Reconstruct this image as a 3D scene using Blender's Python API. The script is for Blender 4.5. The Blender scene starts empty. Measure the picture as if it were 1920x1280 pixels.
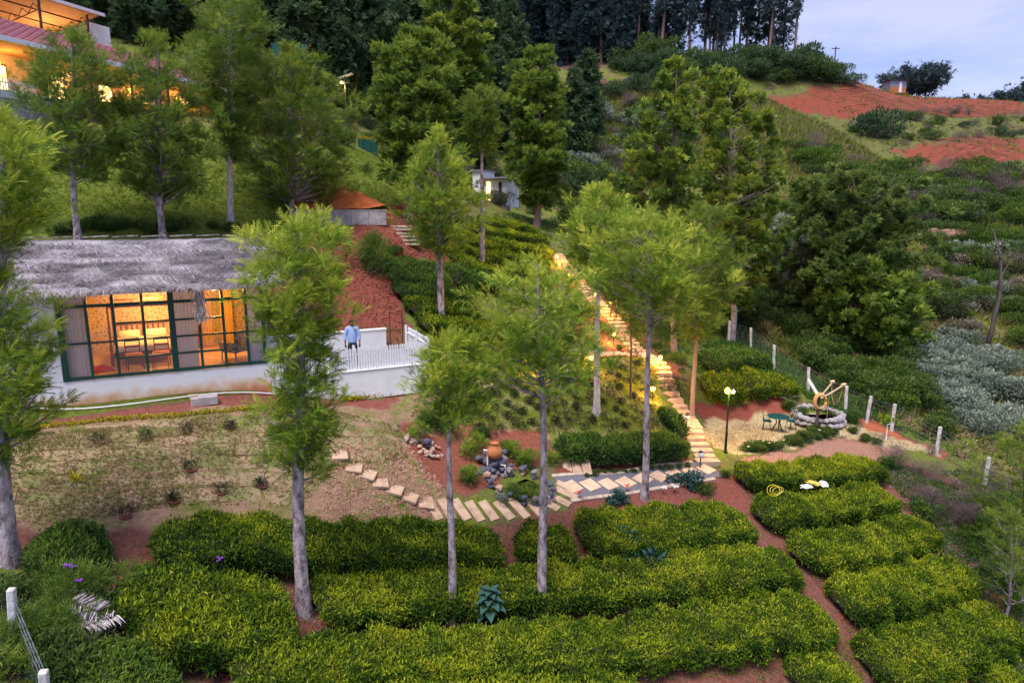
import bpy, bmesh, math, random
import numpy as np
from mathutils import Vector, Matrix
# ------------------------------------------------------------------ camera, sky, sun, exposure
S = bpy.context.scene
C = S.collection
PITCH = math.radians(10.6); F = 1280.0            # photograph: 1920 px wide, 24 mm lens on 36 mm
CAM = np.array([0.0, 0.0, 12.0])
cd = bpy.data.cameras.new('camera'); cam = bpy.data.objects.new('camera', cd); C.objects.link(cam)
cd.lens = 24.0; cd.sensor_width = 36.0; cd.clip_end = 3000; cd.clip_start = 0.05
cam.location = CAM; cam.rotation_euler = (math.radians(90) - PITCH, 0, 0); S.camera = cam

SUN_EL, SUN_AZ = math.radians(66), math.radians(205)   # soft light from behind and left of the camera
w = bpy.data.worlds.new('World'); S.world = w; w.use_nodes = True
nt = w.node_tree; nt.nodes.clear()
def N(nt, t, **kw):
    n = nt.nodes.new(t)
    for k, v in kw.items(): setattr(n, k, v)
    return n
out = N(nt, 'ShaderNodeOutputWorld'); bg = N(nt, 'ShaderNodeBackground'); bg.inputs[1].default_value = 0.15
sky = N(nt, 'ShaderNodeTexSky', sky_type='NISHITA', sun_disc=False)
sky.sun_elevation = SUN_EL; sky.sun_rotation = SUN_AZ; sky.altitude = 2000; sky.air_density = 1.0; sky.dust_density = 2.0
tc = N(nt, 'ShaderNodeTexCoord'); mp = N(nt, 'ShaderNodeMapping'); mp.inputs['Scale'].default_value = (1.0, 1.0, 4.5)
cl = N(nt, 'ShaderNodeTexNoise'); cl.inputs['Scale'].default_value = 3.1; cl.inputs['Detail'].default_value = 7; cl.inputs['Roughness'].default_value = .55
rp = N(nt, 'ShaderNodeValToRGB'); rp.color_ramp.elements[0].position = .36; rp.color_ramp.elements[1].position = .64
rp.color_ramp.elements[0].color = (.50, .68, 1.42, 1); rp.color_ramp.elements[1].color = (1.18, 1.20, 1.78, 1)
mx = N(nt, 'ShaderNodeMixRGB'); mx.inputs[0].default_value = .90
nt.links.new(tc.outputs['Generated'], mp.inputs[0]); nt.links.new(mp.outputs[0], cl.inputs['Vector']); nt.links.new(cl.outputs[0], rp.inputs[0])
nt.links.new(sky.outputs[0], mx.inputs[1]); nt.links.new(rp.outputs[0], mx.inputs[2]); nt.links.new(mx.outputs[0], bg.inputs[0]); nt.links.new(bg.outputs[0], out.inputs[0])
ld = bpy.data.lights.new('sun', 'SUN'); ld.energy = 1.5; ld.angle = math.radians(30); ld.color = (1.0, .94, .90)
sun = bpy.data.objects.new('sun', ld); C.objects.link(sun)
sd = Vector((math.sin(SUN_AZ) * math.cos(SUN_EL), math.cos(SUN_AZ) * math.cos(SUN_EL), math.sin(SUN_EL)))
sun.rotation_euler = sd.to_track_quat('Z', 'Y').to_euler(); sun.location = (0, -20, 60)
S.view_settings.view_transform = 'Standard'; S.view_settings.look = 'None'; S.view_settings.gamma = 1.0; S.view_settings.exposure = 1.8
S.render.engine = 'CYCLES'; S.cycles.use_denoising = True; S.cycles.max_bounces = 5; S.cycles.transparent_max_bounces = 12
S.cycles.diffuse_bounces = 3; S.cycles.glossy_bounces = 2; S.cycles.sample_clamp_indirect = 6; S.cycles.caustics_reflective = False; S.cycles.caustics_refractive = False

# ------------------------------------------------------------------ projection helpers (a pixel gives a direction only)
cP, sP = math.cos(PITCH), math.sin(PITCH)
def ray(px, py):
    u = (px - 960) / F; v = (640 - py) / F
    return np.array([u, cP + v * sP, -sP + v * cP])
def P(px, py, Y):
    d = ray(px, py); return CAM + d * (Y / d[1])
def mpp(p):                                              # metres per photo pixel at a point
    q = np.asarray(p, float) - CAM; return (q[1] * cP - q[2] * sP) / F
R = np.random.default_rng(11)
random.seed(11)
U = R.uniform
# ------------------------------------------------------------------ materials
MATS = {}
def newmat(name):
    m = bpy.data.materials.new(name); m.use_nodes = True; nt = m.node_tree; nt.nodes.clear()
    o = N(nt, 'ShaderNodeOutputMaterial'); b = N(nt, 'ShaderNodeBsdfPrincipled'); nt.links.new(b.outputs[0], o.inputs[0])
    MATS[name] = m; return m, nt, b, o
def mat(name, c1, c2=None, rough=.75, scale=6.0, bump=0.0, stretch=(1, 1, 1), metal=0.0, spec=.3, lo=.35, hi=.65, bscale=None, detail=5, world=False):
    m, nt, b, o = newmat(name)
    b.inputs['Roughness'].default_value = rough; b.inputs['Metallic'].default_value = metal; b.inputs['Specular IOR Level'].default_value = spec
    c2 = c2 or tuple(x * .7 for x in c1)
    tc = N(nt, 'ShaderNodeTexCoord'); mp = N(nt, 'ShaderNodeMapping'); mp.inputs['Scale'].default_value = stretch
    nz = N(nt, 'ShaderNodeTexNoise'); nz.inputs['Scale'].default_value = scale; nz.inputs['Detail'].default_value = detail; nz.inputs['Roughness'].default_value = .6
    r = N(nt, 'ShaderNodeValToRGB'); r.color_ramp.elements[0].position = lo; r.color_ramp.elements[1].position = hi
    r.color_ramp.elements[0].color = (*c2, 1); r.color_ramp.elements[1].color = (*c1, 1)
    oi = N(nt, 'ShaderNodeObjectInfo'); om = N(nt, 'ShaderNodeMath', operation='MULTIPLY'); om.inputs[1].default_value = 53.0; nt.links.new(oi.outputs['Random'], om.inputs[0])
    va = N(nt, 'ShaderNodeVectorMath', operation='ADD'); nt.links.new(tc.outputs['Object'], va.inputs[0]); nt.links.new(om.outputs[0], va.inputs[1])
    if world: gm = N(nt, 'ShaderNodeNewGeometry'); nt.links.new(gm.outputs['Position'], mp.inputs[0])
    else: nt.links.new(va.outputs[0], mp.inputs[0])
    nt.links.new(mp.outputs[0], nz.inputs['Vector']); nt.links.new(nz.outputs[0], r.inputs[0]); nt.links.new(r.outputs[0], b.inputs['Base Color'])
    if bump:
        n2 = N(nt, 'ShaderNodeTexNoise'); n2.inputs['Scale'].default_value = bscale or scale * 4; n2.inputs['Detail'].default_value = 4
        nt.links.new(mp.outputs[0], n2.inputs['Vector'])
        bp = N(nt, 'ShaderNodeBump'); bp.inputs['Strength'].default_value = bump; bp.inputs['Distance'].default_value = .03
        nt.links.new(n2.outputs[0], bp.inputs['Height']); nt.links.new(bp.outputs[0], b.inputs['Normal'])
    return m
def leafmat(name, dark, mid, young, trans=.35, rough=.5):
    m, nt, b, o = newmat(name)
    at = N(nt, 'ShaderNodeAttribute', attribute_name='tint')
    r = N(nt, 'ShaderNodeValToRGB'); e = r.color_ramp.elements
    e[0].position = 0.0; e[0].color = (*dark, 1); e[1].position = 1.0; e[1].color = (*young, 1)
    k = e.new(.5); k.color = (*mid, 1)
    nt.links.new(at.outputs['Fac'], r.inputs[0])
    b.inputs['Roughness'].default_value = rough; b.inputs['Specular IOR Level'].default_value = .16
    nt.links.new(r.outputs[0], b.inputs['Base Color'])
    tr = N(nt, 'ShaderNodeBsdfTranslucent'); nt.links.new(r.outputs[0], tr.inputs[0])
    ms = N(nt, 'ShaderNodeMixShader'); ms.inputs[0].default_value = trans
    nt.links.new(b.outputs[0], ms.inputs[1]); nt.links.new(tr.outputs[0], ms.inputs[2]); nt.links.new(ms.outputs[0], o.inputs[0])
    return m
def emit(name, col, st):
    m = bpy.data.materials.new(name); m.use_nodes = True; nt = m.node_tree; nt.nodes.clear()
    o = N(nt, 'ShaderNodeOutputMaterial'); e = N(nt, 'ShaderNodeEmission'); e.inputs[0].default_value = (*col, 1); e.inputs[1].default_value = st
    nt.links.new(e.outputs[0], o.inputs[0]); MATS[name] = m; return m
def glassmat():
    m, nt, b, o = newmat('glass')
    t = N(nt, 'ShaderNodeBsdfTransparent'); t.inputs[0].default_value = (.98, .99, .985, 1)
    g = N(nt, 'ShaderNodeBsdfGlossy'); g.inputs['Roughness'].default_value = .03
    f = N(nt, 'ShaderNodeFresnel'); f.inputs[0].default_value = 1.45
    ms = N(nt, 'ShaderNodeMixShader'); nt.links.new(f.outputs[0], ms.inputs[0]); nt.links.new(t.outputs[0], ms.inputs[1]); nt.links.new(g.outputs[0], ms.inputs[2]); nt.links.new(ms.outputs[0], o.inputs[0])
glassmat()
mat('bark', (.44, .36, .375), (.10, .07, .075), .9, 7, 1.0, (1, 1, .45), lo=.36, hi=.60, bscale=24, detail=9)
mat('bark_pale', (.58, .50, .49), (.22, .165, .165), .9, 9, .8, (1, 1, .35), lo=.28, hi=.66, bscale=20, detail=8)
mat('bark_dark', (.12, .09, .085), (.06, .045, .045), .95, 4, .4, (1, 1, .3))
mat('bark_red', (.30, .19, .17), (.15, .095, .09), .95, 3, .4, (1, 1, .2))
mat('plaster', (.80, .79, .78), (.70, .69, .69), .9, 2.0, .15)
mat('white_paint', (.80, .80, .82), (.68, .68, .70), .6, 8, .1)
mat('green_frame', (.012, .075, .055), (.008, .05, .04), .45, 8)
mat('wood', (.30, .12, .04), (.17, .06, .02), .5, 5, .1, (1, 6, 6))
mat('wood_floor', (.55, .33, .13), (.40, .22, .08), .4, 4, .05, (1, 8, 1))
mat('cream', (.78, .66, .46), (.70, .56, .36), .9, 2)
mat('linen', (.85, .78, .62), (.75, .66, .48), .9, 5)
mat('curtain', (.86, .75, .73), (.74, .64, .63), .95, 6, .1, (4, 4, .3))
def cloth(name, c1):
    m, nt, b, o = newmat(name); b.inputs['Base Color'].default_value = (*c1, 1); b.inputs['Roughness'].default_value = .95; t = N(nt, 'ShaderNodeBsdfTranslucent'); t.inputs[0].default_value = (*c1, 1); ms = N(nt, 'ShaderNodeMixShader'); ms.inputs[0].default_value = .08; nt.links.new(b.outputs[0], ms.inputs[1]); nt.links.new(t.outputs[0], ms.inputs[2]); nt.links.new(ms.outputs[0], o.inputs[0])
cloth('curtain', (.88, .76, .74))
mat('curtain_yellow', (.75, .52, .16), (.55, .34, .08), .9, 6, .1, (4, 4, .3))
mat('seat_orange', (.60, .17, .04), (.45, .11, .03), .7, 6)
mat('rug_red', (.45, .03, .03), (.30, .02, .03), .95, 10)
mat('metal_dark', (.03, .035, .035), (.02, .02, .02), .5, 8)
mat('metal_green', (.01, .07, .065), (.008, .045, .045), .4, 8)
mat('lamp_green', (.006, .024, .018), (.004, .016, .012), .4, 8)
mat('thatch_base', (.36, .31, .32), (.22, .19, .195), .95, 9, .5)
mat('slab', (.54, .37, .25), (.32, .195, .125), .85, 3, .35, lo=.28, hi=.6)
mat('slab_edge', (.52, .40, .31), (.32, .23, .175), .85, 3, .35, lo=.28, hi=.6)
mat('gravel', (.22, .21, .24), (.07, .065, .08), .9, 60, .6, bscale=80)
mat('concrete', (.42, .38, .38), (.28, .24, .24), .9, 3, .3)
mat('stone', (.30, .25, .24), (.15, .12, .12), .85, 6, .4)
mat('stone_tan', (.48, .33, .24), (.34, .20, .14), .85, 6, .4)
mat('stone_blue', (.13, .13, .17), (.06, .06, .085), .7, 7, .4)
mat('stone_grey', (.42, .38, .39), (.22, .20, .21), .85, 4, .5)
mat('terracotta', (.50, .19, .07), (.36, .12, .04), .8, 6, .1)
mat('pvc', (.82, .80, .78), (.72, .70, .68), .4, 4)
mat('red_soil', (.27, .075, .045), (.15, .04, .028), .95, 5, .6, bscale=14)
mat('turf', (.37, .235, .155), (.165, .175, .055), .95, .9, .6, bscale=30, lo=.38, hi=.66, detail=10, world=True)
mat('roof_tile', (.36, .13, .15), (.24, .085, .105), .7, 6, .2)
mat('soffit', (.62, .36, .17), (.52, .28, .12), .8, 3)
mat('rope', (.58, .36, .16), (.42, .23, .09), .9, 20, .3)
mat('bamboo', (.62, .45, .28), (.45, .30, .18), .7, 8)
mat('shirt', (.34, .45, .72), (.28, .37, .62), .85, 12)
mat('trousers', (.035, .03, .04), (.02, .018, .025), .9, 12)
mat('skin', (.22, .11, .07), (.17, .085, .055), .6, 20)
mat('hair', (.012, .010, .010), (.008, .007, .007), .7, 20)
mat('net_green', (.008, .075, .06), (.006, .05, .04), .8, 10)
mat('wire', (.16, .18, .18), (.10, .12, .12), .5, 10, metal=.4)
mat('water', (.03, .04, .045), (.02, .03, .03), .08, 3, spec=.6)
mat('sack_yellow', (.75, .55, .12), (.60, .40, .08), .6, 8)
mat('hose_yellow', (.72, .55, .05), (.60, .45, .04), .4, 8)
mat('dry_brush', (.34, .25, .24), (.16, .11, .115), .95, 8)
mat('tin', (.30, .31, .36), (.20, .21, .25), .5, 3, metal=.3)
mat('petal_white', (.85, .83, .80), (.80, .78, .70), .6, 10)
mat('petal_red', (.65, .06, .03), (.50, .04, .03), .6, 10)
mat('petal_purple', (.28, .05, .50), (.20, .03, .40), .6, 10)
mat('log', (.44, .24, .16), (.16, .09, .07), .9, 3, 1.0, (.25, 1, 1), lo=.38, hi=.6)
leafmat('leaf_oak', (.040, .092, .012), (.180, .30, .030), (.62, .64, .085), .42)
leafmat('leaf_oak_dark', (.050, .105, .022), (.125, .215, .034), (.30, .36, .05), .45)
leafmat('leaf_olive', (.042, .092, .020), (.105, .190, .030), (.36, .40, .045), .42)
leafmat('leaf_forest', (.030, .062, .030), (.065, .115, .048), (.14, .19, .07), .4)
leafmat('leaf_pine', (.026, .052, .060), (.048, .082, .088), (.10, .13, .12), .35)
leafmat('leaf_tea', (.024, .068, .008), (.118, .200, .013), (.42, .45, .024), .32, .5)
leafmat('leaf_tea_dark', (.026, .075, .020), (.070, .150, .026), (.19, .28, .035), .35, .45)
leafmat('leaf_bush', (.034, .075, .022), (.090, .150, .036), (.23, .28, .06), .42)
leafmat('leaf_grey', (.13, .17, .12), (.27, .32, .24), (.50, .53, .42), .3, .7)
leafmat('leaf_pink', (.10, .08, .05), (.22, .18, .12), (.48, .40, .34), .25, .8)
leafmat('leaf_yellow', (.22, .22, .01), (.42, .36, .015), (.62, .50, .03))
leafmat('leaf_blue', (.020, .070, .060), (.045, .120, .105), (.10, .20, .17))
leafmat('leaf_purple', (.014, .022, .018), (.032, .040, .032), (.06, .085, .045))
leafmat('grass', (.075, .120, .014), (.19, .275, .028), (.38, .40, .055), .35, .6)
leafmat('dry_grass', (.18, .11, .06), (.34, .22, .13), (.50, .38, .20), .3, .8)
leafmat('twig_dry', (.09, .06, .06), (.22, .16, .15), (.38, .29, .27), .1, .9)
leafmat('thatch', (.24, .20, .205), (.58, .52, .53), (.90, .84, .85), .12, .9)
emit('bulb', (1.0, .54, .09), 2.4)
emit('bulb_soft', (1.0, .66, .22), 1.6)
# ------------------------------------------------------------------ mesh helpers
def mesh_np(name, V, T, mt=None, tint=None, smooth=False):
    V = np.asarray(V, np.float32).reshape(-1, 3); T = np.asarray(T, np.int32).reshape(-1, 3)
    me = bpy.data.meshes.new(name)
    me.vertices.add(len(V)); me.vertices.foreach_set('co', V.ravel())
    me.loops.add(T.size); me.loops.foreach_set('vertex_index', T.ravel())
    me.polygons.add(len(T)); me.polygons.foreach_set('loop_start', np.arange(0, T.size, 3, dtype=np.int32))
    me.polygons.foreach_set('loop_total', np.full(len(T), 3, np.int32))
    if smooth: me.polygons.foreach_set('use_smooth', np.ones(len(T), bool))
    if tint is not None:
        a = me.attributes.new('tint', 'FLOAT', 'POINT'); a.data.foreach_set('value', np.asarray(tint, np.float32))
    me.update(calc_edges=True)
    if mt: me.materials.append(MATS[mt])
    return me
def link(name, me, parent=None, loc=None):
    o = bpy.data.objects.new(name, me); C.objects.link(o)
    if parent is not None: o.parent = parent
    if loc is not None: o.location = loc
    return o
def tag(o, label=None, cat=None, group=None, kind=None):
    if label: o['label'] = label
    if cat: o['category'] = cat
    if group: o['group'] = group
    if kind: o['kind'] = kind
    return o
def thing(name, label, cat, loc=(0, 0, 0), rz=0, group=None):
    o = bpy.data.objects.new(name, None); C.objects.link(o); o.location = loc; o.rotation_euler = (0, 0, rz); o.empty_display_size = .2
    return tag(o, label, cat, group)
class MB:
    def __init__(s): s.v = []; s.f = []
    def add(s, vs, fs):
        n = len(s.v); s.v += [tuple(map(float, v)) for v in vs]; s.f += [tuple(i + n for i in f) for f in fs]; return s
    def box(s, c, d, rz=0.0, M=None):
        x, y, z = d[0] / 2, d[1] / 2, d[2] / 2
        vs = [(-x, -y, -z), (x, -y, -z), (x, y, -z), (-x, y, -z), (-x, -y, z), (x, -y, z), (x, y, z), (-x, y, z)]
        m = M if M is not None else Matrix.Rotation(rz, 3, 'Z')
        vs = [m @ Vector(v) + Vector(c) for v in vs]
        return s.add(vs, [(0, 3, 2, 1), (4, 5, 6, 7), (0, 1, 5, 4), (1, 2, 6, 5), (2, 3, 7, 6), (3, 0, 4, 7)])
    def tube(s, pts, rad, n=6, cap=True):
        pts = [Vector(p) for p in pts]; rs = rad if hasattr(rad, '__len__') else [rad] * len(pts)
        rings = []; X = None
        for i, p in enumerate(pts):
            d = (pts[min(i + 1, len(pts) - 1)] - pts[max(i - 1, 0)]).normalized()
            if X is None: X = d.orthogonal().normalized()
            X = (X - d * X.dot(d)).normalized(); Yv = d.cross(X)
            rings.append([p + (X * math.cos(2 * math.pi * k / n) + Yv * math.sin(2 * math.pi * k / n)) * rs[i] for k in range(n)])
        vs = [q for r in rings for q in r]; fs = []
        for i in range(len(pts) - 1):
            for k in range(n): fs.append((i * n + k, i * n + (k + 1) % n, (i + 1) * n + (k + 1) % n, (i + 1) * n + k))
        if cap: fs += [tuple(range(n - 1, -1, -1)), tuple((len(pts) - 1) * n + k for k in range(n))]
        return s.add(vs, fs)
    def lathe(s, prof, n=12, c=(0, 0, 0)):
        vs = [(c[0] + r * math.cos(2 * math.pi * k / n), c[1] + r * math.sin(2 * math.pi * k / n), c[2] + z) for r, z in prof for k in range(n)]
        fs = [(i * n + k, i * n + (k + 1) % n, (i + 1) * n + (k + 1) % n, (i + 1) * n + k) for i in range(len(prof) - 1) for k in range(n)]
        fs += [tuple(range(n - 1, -1, -1)), tuple((len(prof) - 1) * n + k for k in range(n))]
        return s.add(vs, fs)
    def prism(s, poly, z0, z1):
        n = len(poly); vs = [(x, y, z0) for x, y in poly] + [(x, y, z1) for x, y in poly]
        return s.add(vs, [tuple(range(n - 1, -1, -1)), tuple(range(n, 2 * n))] + [(i, (i + 1) % n, n + (i + 1) % n, n + i) for i in range(n)])
    def mesh(s, name, mt, smooth=False, bevel=0.0):
        me = bpy.data.meshes.new(name); me.from_pydata(s.v, [], s.f)
        bm = bmesh.new(); bm.from_mesh(me); bmesh.ops.recalc_face_normals(bm, faces=bm.faces)
        if bevel: bmesh.ops.bevel(bm, geom=list(bm.edges), offset=bevel, segments=1, affect='EDGES')
        bm.to_mesh(me); bm.free()
        if smooth: me.polygons.foreach_set('use_smooth', np.ones(len(me.polygons), bool))
        me.materials.append(MATS[mt]); me.update(); return me
    def build(s, name, mt, parent=None, smooth=False, bevel=0.0, loc=None):
        return link(name, s.mesh(name, mt, smooth, bevel), parent, loc)
def B(c, d, rz=0.0): return MB().box(c, d, rz)
# --- leaf templates: along +Y, length 1
def T_frond(pairs=4, w=.34):
    V = []
    cz = lambda y: .16 * y - .42 * y * y
    for k in range(pairs):
        y = .12 + .74 * k / pairs; ww = w * (1 - .55 * y)
        for sx in (-1, 1):
            V += [(0, y - .045, cz(y)), (0, y + .05, cz(y)), (sx * ww, y + .30, cz(y + .3) - .06)]
    V += [(-.035, .78, cz(.78)), (.035, .78, cz(.78)), (0, 1.08, cz(1.08))]
    V += [(-.018, 0, 0), (.018, 0, 0), (0, .85, cz(.85))]
    return np.array(V, float)
def T_leaf(w=.36, fold=.10, droop=.18):
    a, b, l, r = (0, 0, 0), (0, 1, -droop), (-w / 2, .45, fold), (w / 2, .45, fold)
    return np.array([a, b, l, b, a, r], float)
def T_tuft(n=5, w=.09, seed=1):
    g = np.random.default_rng(seed); V = []
    for k in range(n):
        a = 2 * math.pi * k / n + g.uniform(-.4, .4); e = g.uniform(-.1, .9)
        d = np.array([math.cos(a) * math.cos(e), .45 + .5 * math.sin(e), math.sin(a) * math.cos(e)]); d /= np.linalg.norm(d)
        s = np.cross(d, (0.3, .2, 1)); s /= np.linalg.norm(s)
        V += [s * w, -s * w, d * g.uniform(.7, 1.1)]
    return np.array(V, float)
def T_spray(n=7, w=.16, seed=2):
    g = np.random.default_rng(seed); V = []
    for k in range(n):
        a = -1.15 + 2.3 * k / (n - 1) + g.uniform(-.12, .12)
        L = 1.0 - .25 * abs(a) + g.uniform(-.1, .1); d = np.array([math.sin(a), math.cos(a), 0])
        s = np.array([math.cos(a), -math.sin(a), 0]); zb = g.uniform(-.1, .1)
        o = d * .05; V += [o + s * w * .35, o + d * L * .5 - s * w * .7 + (0, 0, zb), o + d * L + (0, 0, -.22)]
    return np.array(V, float)
TEMPL = dict(frond=T_frond(), frond3=T_frond(3, .4), leaf=T_leaf(), broad=T_leaf(.62, .08, .25), tuft=T_tuft(), tuft3=T_tuft(4, .2, 5), spray=T_spray(), spray5=T_spray(5, .24, 7),
             grass=T_tuft(4, .10, 9), needle=T_leaf(.10, .02, .12), straw=T_leaf(.024, .003, .05), tri=np.array([(-.24, 0, 0), (.24, .12, .05), (0, 1, -.12)], float), clod=np.array([(-.5, -.4, 0), (.5, -.4, 0), (0, 0, .6), (.5, -.4, 0), (0, .5, 0), (0, 0, .6), (0, .5, 0), (-.5, -.4, 0), (0, 0, .6)], float))
def unit(a): return a / np.maximum(np.linalg.norm(a, axis=-1, keepdims=True), 1e-9)
def scatter(templ, pos, dirs, size, tint, roll=.6, g=R):
    """one triangle soup: a template copied to pos, +Y along dirs"""
    T = TEMPL[templ]; n = len(pos); y = unit(np.asarray(dirs, float)); up = np.tile((0, 0, 1.0), (n, 1)) + g.normal(0, roll, (n, 3))
    x = unit(np.cross(y, up)); z = np.cross(x, y)
    M = np.stack([x, y, z], axis=1) * np.asarray(size).reshape(-1, 1, 1)
    V = np.einsum('tk,nkj->ntj', T, M) + np.asarray(pos)[:, None, :]
    V = V.reshape(-1, 3); return V, np.arange(len(V)).reshape(-1, 3), np.repeat(np.asarray(tint), len(T))
def join(*parts):
    V = []; T = []; t = []; n = 0
    for v, f, q in parts: V.append(v); T.append(f + n); t.append(q); n += len(v)
    return np.concatenate(V), np.concatenate(T), np.concatenate(t)
def tube_np(pts, rad, n=6):
    pts = np.asarray(pts, float); k = len(pts); d = unit(np.gradient(pts, axis=0)); ref = np.array([.31, .17, .05]) if abs(d[0][2]) > .8 else np.array([0, 0, 1.0])
    x = unit(np.cross(d, ref)); y = np.cross(d, x); a = np.arange(n) * 2 * math.pi / n
    V = pts[:, None, :] + (x[:, None, :] * np.cos(a)[None, :, None] + y[:, None, :] * np.sin(a)[None, :, None]) * np.asarray(rad).reshape(-1, 1, 1)
    i = np.arange(k - 1)[:, None] * n; j = np.arange(n)[None, :]; j2 = (j + 1) % n
    q = np.stack([i + j, i + j2, i + n + j2, i + j, i + n + j2, i + n + j], -1).reshape(-1, 3)
    return V.reshape(-1, 3), q, np.zeros(k * n)
# ------------------------------------------------------------------ terrain (thin-plate surface through measured ground points: photo x, photo y, distance)
CP = [(0,1280,10),(300,1280,11),(640,1280,12.4),(960,1280,13.9),(1300,1280,15),(1600,1280,16.3),(1900,1280,17.3),(1700,1200,17.8),(1500,1180,17.2),
 (300,1150,12.6),(570,1150,14.0),(848,1165,15.6),(1015,1150,16.2),(1200,1050,18.8),(0,1100,12.2),(0,940,14.2),(80,990,14.2),(300,975,15.2),(570,975,16.8),(850,985,18.8),
 (960,958,19.8),(1050,930,21),(1100,905,22),(1200,895,23),(1330,880,24.3),(1350,1000,20.5),(1450,1040,20),(1500,1000,21.3),(1600,1090,19.6),(1750,1090,20.5),(1850,1000,23.5),(1500,920,24),(1650,900,25.5),
 (1360,850,26),(1455,808,29),(1320,800,29.3),(1560,830,28.5),(1650,820,29.5),(1700,840,29),(1400,787,31.2),(1500,795,30.6),(1400,745,31.9),(1500,755,31.6),(1780,860,28),(1840,880,27.5),(1900,900,27),
 (130,765,18.9),(480,735,21.2),(640,750,22.4),(800,722,24),(700,800,20.7),(700,870,19.2),(450,850,17.7),(150,850,16.3),(780,930,19),(850,900,20.3),(930,925,20.3),(800,810,22.5),(900,800,23.6),
 (950,700,27),(1100,668,30.5),(1100,740,27),(1150,800,25.5),(1150,848,24.4),(1270,845,25.6),(1150,885,23.3),(1300,805,27.3),(1255,745,30),(1240,690,32),(1190,660,34),(1150,610,36.5),(1110,570,39),(1070,520,43),(1045,480,47),
 (950,450,50),(900,520,40),(800,560,32),(780,592,29.3),(690,605,27.5),(690,430,34),(760,425,35),(640,408,35.5),(250,440,28),(60,440,26),(300,330,33),(420,260,38),(680,300,44),(730,360,39),(15,200,36),(400,222,46),
 (640,230,55),(850,320,62),(915,380,64),(1010,420,56),(1050,400,66),(1000,130,110),(1300,120,107),(1500,130,112),(800,130,108),(400,60,90),(0,0,80),(500,100,72),
 (1150,220,90),(1250,300,75),(1450,240,85),(1450,190,105),(1800,230,105),(1700,180,122),(1900,190,125),(1800,270,85),(1700,320,78),(1900,315,76),(1850,420,62),(1700,420,62),(1800,500,54),(1600,600,46),(1750,600,46),
 (1850,700,38),(1700,740,34),(1450,680,37),(1400,640,41),(1500,720,35),(1900,820,31.5),(1500,500,52),(1350,600,43)]
PT = np.array([P(*c) for c in CP])
XT = np.array([(-150,150,47),(-120,60,30),(-60,40,20),(150,185,41),(235,205,44),(120,100,16),(70,40,1.5),(-60,130,44),(-15,135,37),(20,160,32),(90,160,30),(-100,260,56),(0,260,28),(200,300,26),(0,-25,-3),(60,-10,-7),(-60,-10,6),(-14,0,2.5),(10,2,-1.0),(40,15,-1.5),(25,-5,-3)], float)
PT = np.vstack([PT, XT])
def _tps():
    xy = PT[:, :2]; n = len(xy); d2 = ((xy[:, None] - xy[None]) ** 2).sum(-1)
    K = np.where(d2 > 0, .5 * d2 * np.log(d2 + 1e-12), 0) + np.eye(n) * .6
    A = np.zeros((n + 3, n + 3)); A[:n, :n] = K; A[:n, n] = A[n, :n] = 1; A[:n, n + 1:] = xy; A[n + 1:, :n] = xy.T
    return np.linalg.solve(A, np.concatenate([PT[:, 2], np.zeros(3)]))
TW = _tps()
def H0(x, y):
    q = np.stack([np.ravel(x), np.ravel(y)], -1); n = len(PT); o = np.empty(len(q))
    for i in range(0, len(q), 8000):
        d2 = ((q[i:i + 8000, None] - PT[None, :, :2]) ** 2).sum(-1)
        o[i:i + 8000] = np.where(d2 > 0, .5 * d2 * np.log(d2 + 1e-12), 0) @ TW[:n] + TW[n] + q[i:i + 8000] @ TW[n + 1:]
    return o.reshape(np.shape(x))
def axis(a, b, step, lo, hi, g):
    c = list(np.arange(a, b + 1e-6, step)); s = step; v = b
    while v < hi: s *= g; v += s; c.append(v)
    s = step; v = a
    while v > lo: s *= g; v -= s; c.insert(0, v)
    return np.array(c)
XS = axis(-21, 27, .22, -260, 330, 1.035); YS = axis(9, 49, .22, -60, 420, 1.022)
GX, GY = np.meshgrid(XS, YS)
Z = H0(GX, GY)
# building pads cut into the slope
A0 = P(125, 715, 19.0); e1 = np.array([.889, .458, 0]); e2 = np.array([-.458, .889, 0]); FLOOR = A0[2]
def cot(s, d, z=0.0): return A0 + e1 * s + e2 * d + np.array([0, 0, z])
def cot_sd(x, y):
    dx, dy = x - A0[0], y - A0[1]; return dx * e1[0] + dy * e1[1], dx * e2[0] + dy * e2[1]
s_, d_ = cot_sd(GX, GY)
PATIO = FLOOR - .55
Z = np.where((s_ > -7) & (s_ < 5.75) & (d_ > .12) & (d_ < 5.2), np.minimum(Z, FLOOR - .35), Z)
Z = np.where((s_ > 5.4) & (s_ < 11.1) & (d_ > .12) & (d_ < 3.4), np.minimum(Z, PATIO - .12), Z)
def H(x, y):
    x = np.asarray(x, float); y = np.asarray(y, float)
    i = np.clip(np.searchsorted(XS, x) - 1, 0, len(XS) - 2); j = np.clip(np.searchsorted(YS, y) - 1, 0, len(YS) - 2)
    u = np.clip((x - XS[i]) / (XS[i + 1] - XS[i]), 0, 1); v = np.clip((y - YS[j]) / (YS[j + 1] - YS[j]), 0, 1)
    return (Z[j, i] * (1 - u) + Z[j, i + 1] * u) * (1 - v) + (Z[j + 1, i] * (1 - u) + Z[j + 1, i + 1] * u) * v
RS = np.concatenate([np.arange(6, 60, .05), np.arange(60, 330, .3)])
def G(px, py, h=0.0, near=6.0):
    """ground point seen at a photo pixel (surface lifted by h)"""
    d = ray(px, py); d = d / d[1]; ys = RS[RS >= near]; p = CAM[None] + d[None] * ys[:, None]
    below = p[:, 2] < H(p[:, 0], p[:, 1]) + h
    k = np.argmax(below) if below.any() else len(ys) - 1
    q = p[k].copy(); q[2] = H(q[0], q[1]); return q
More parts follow.
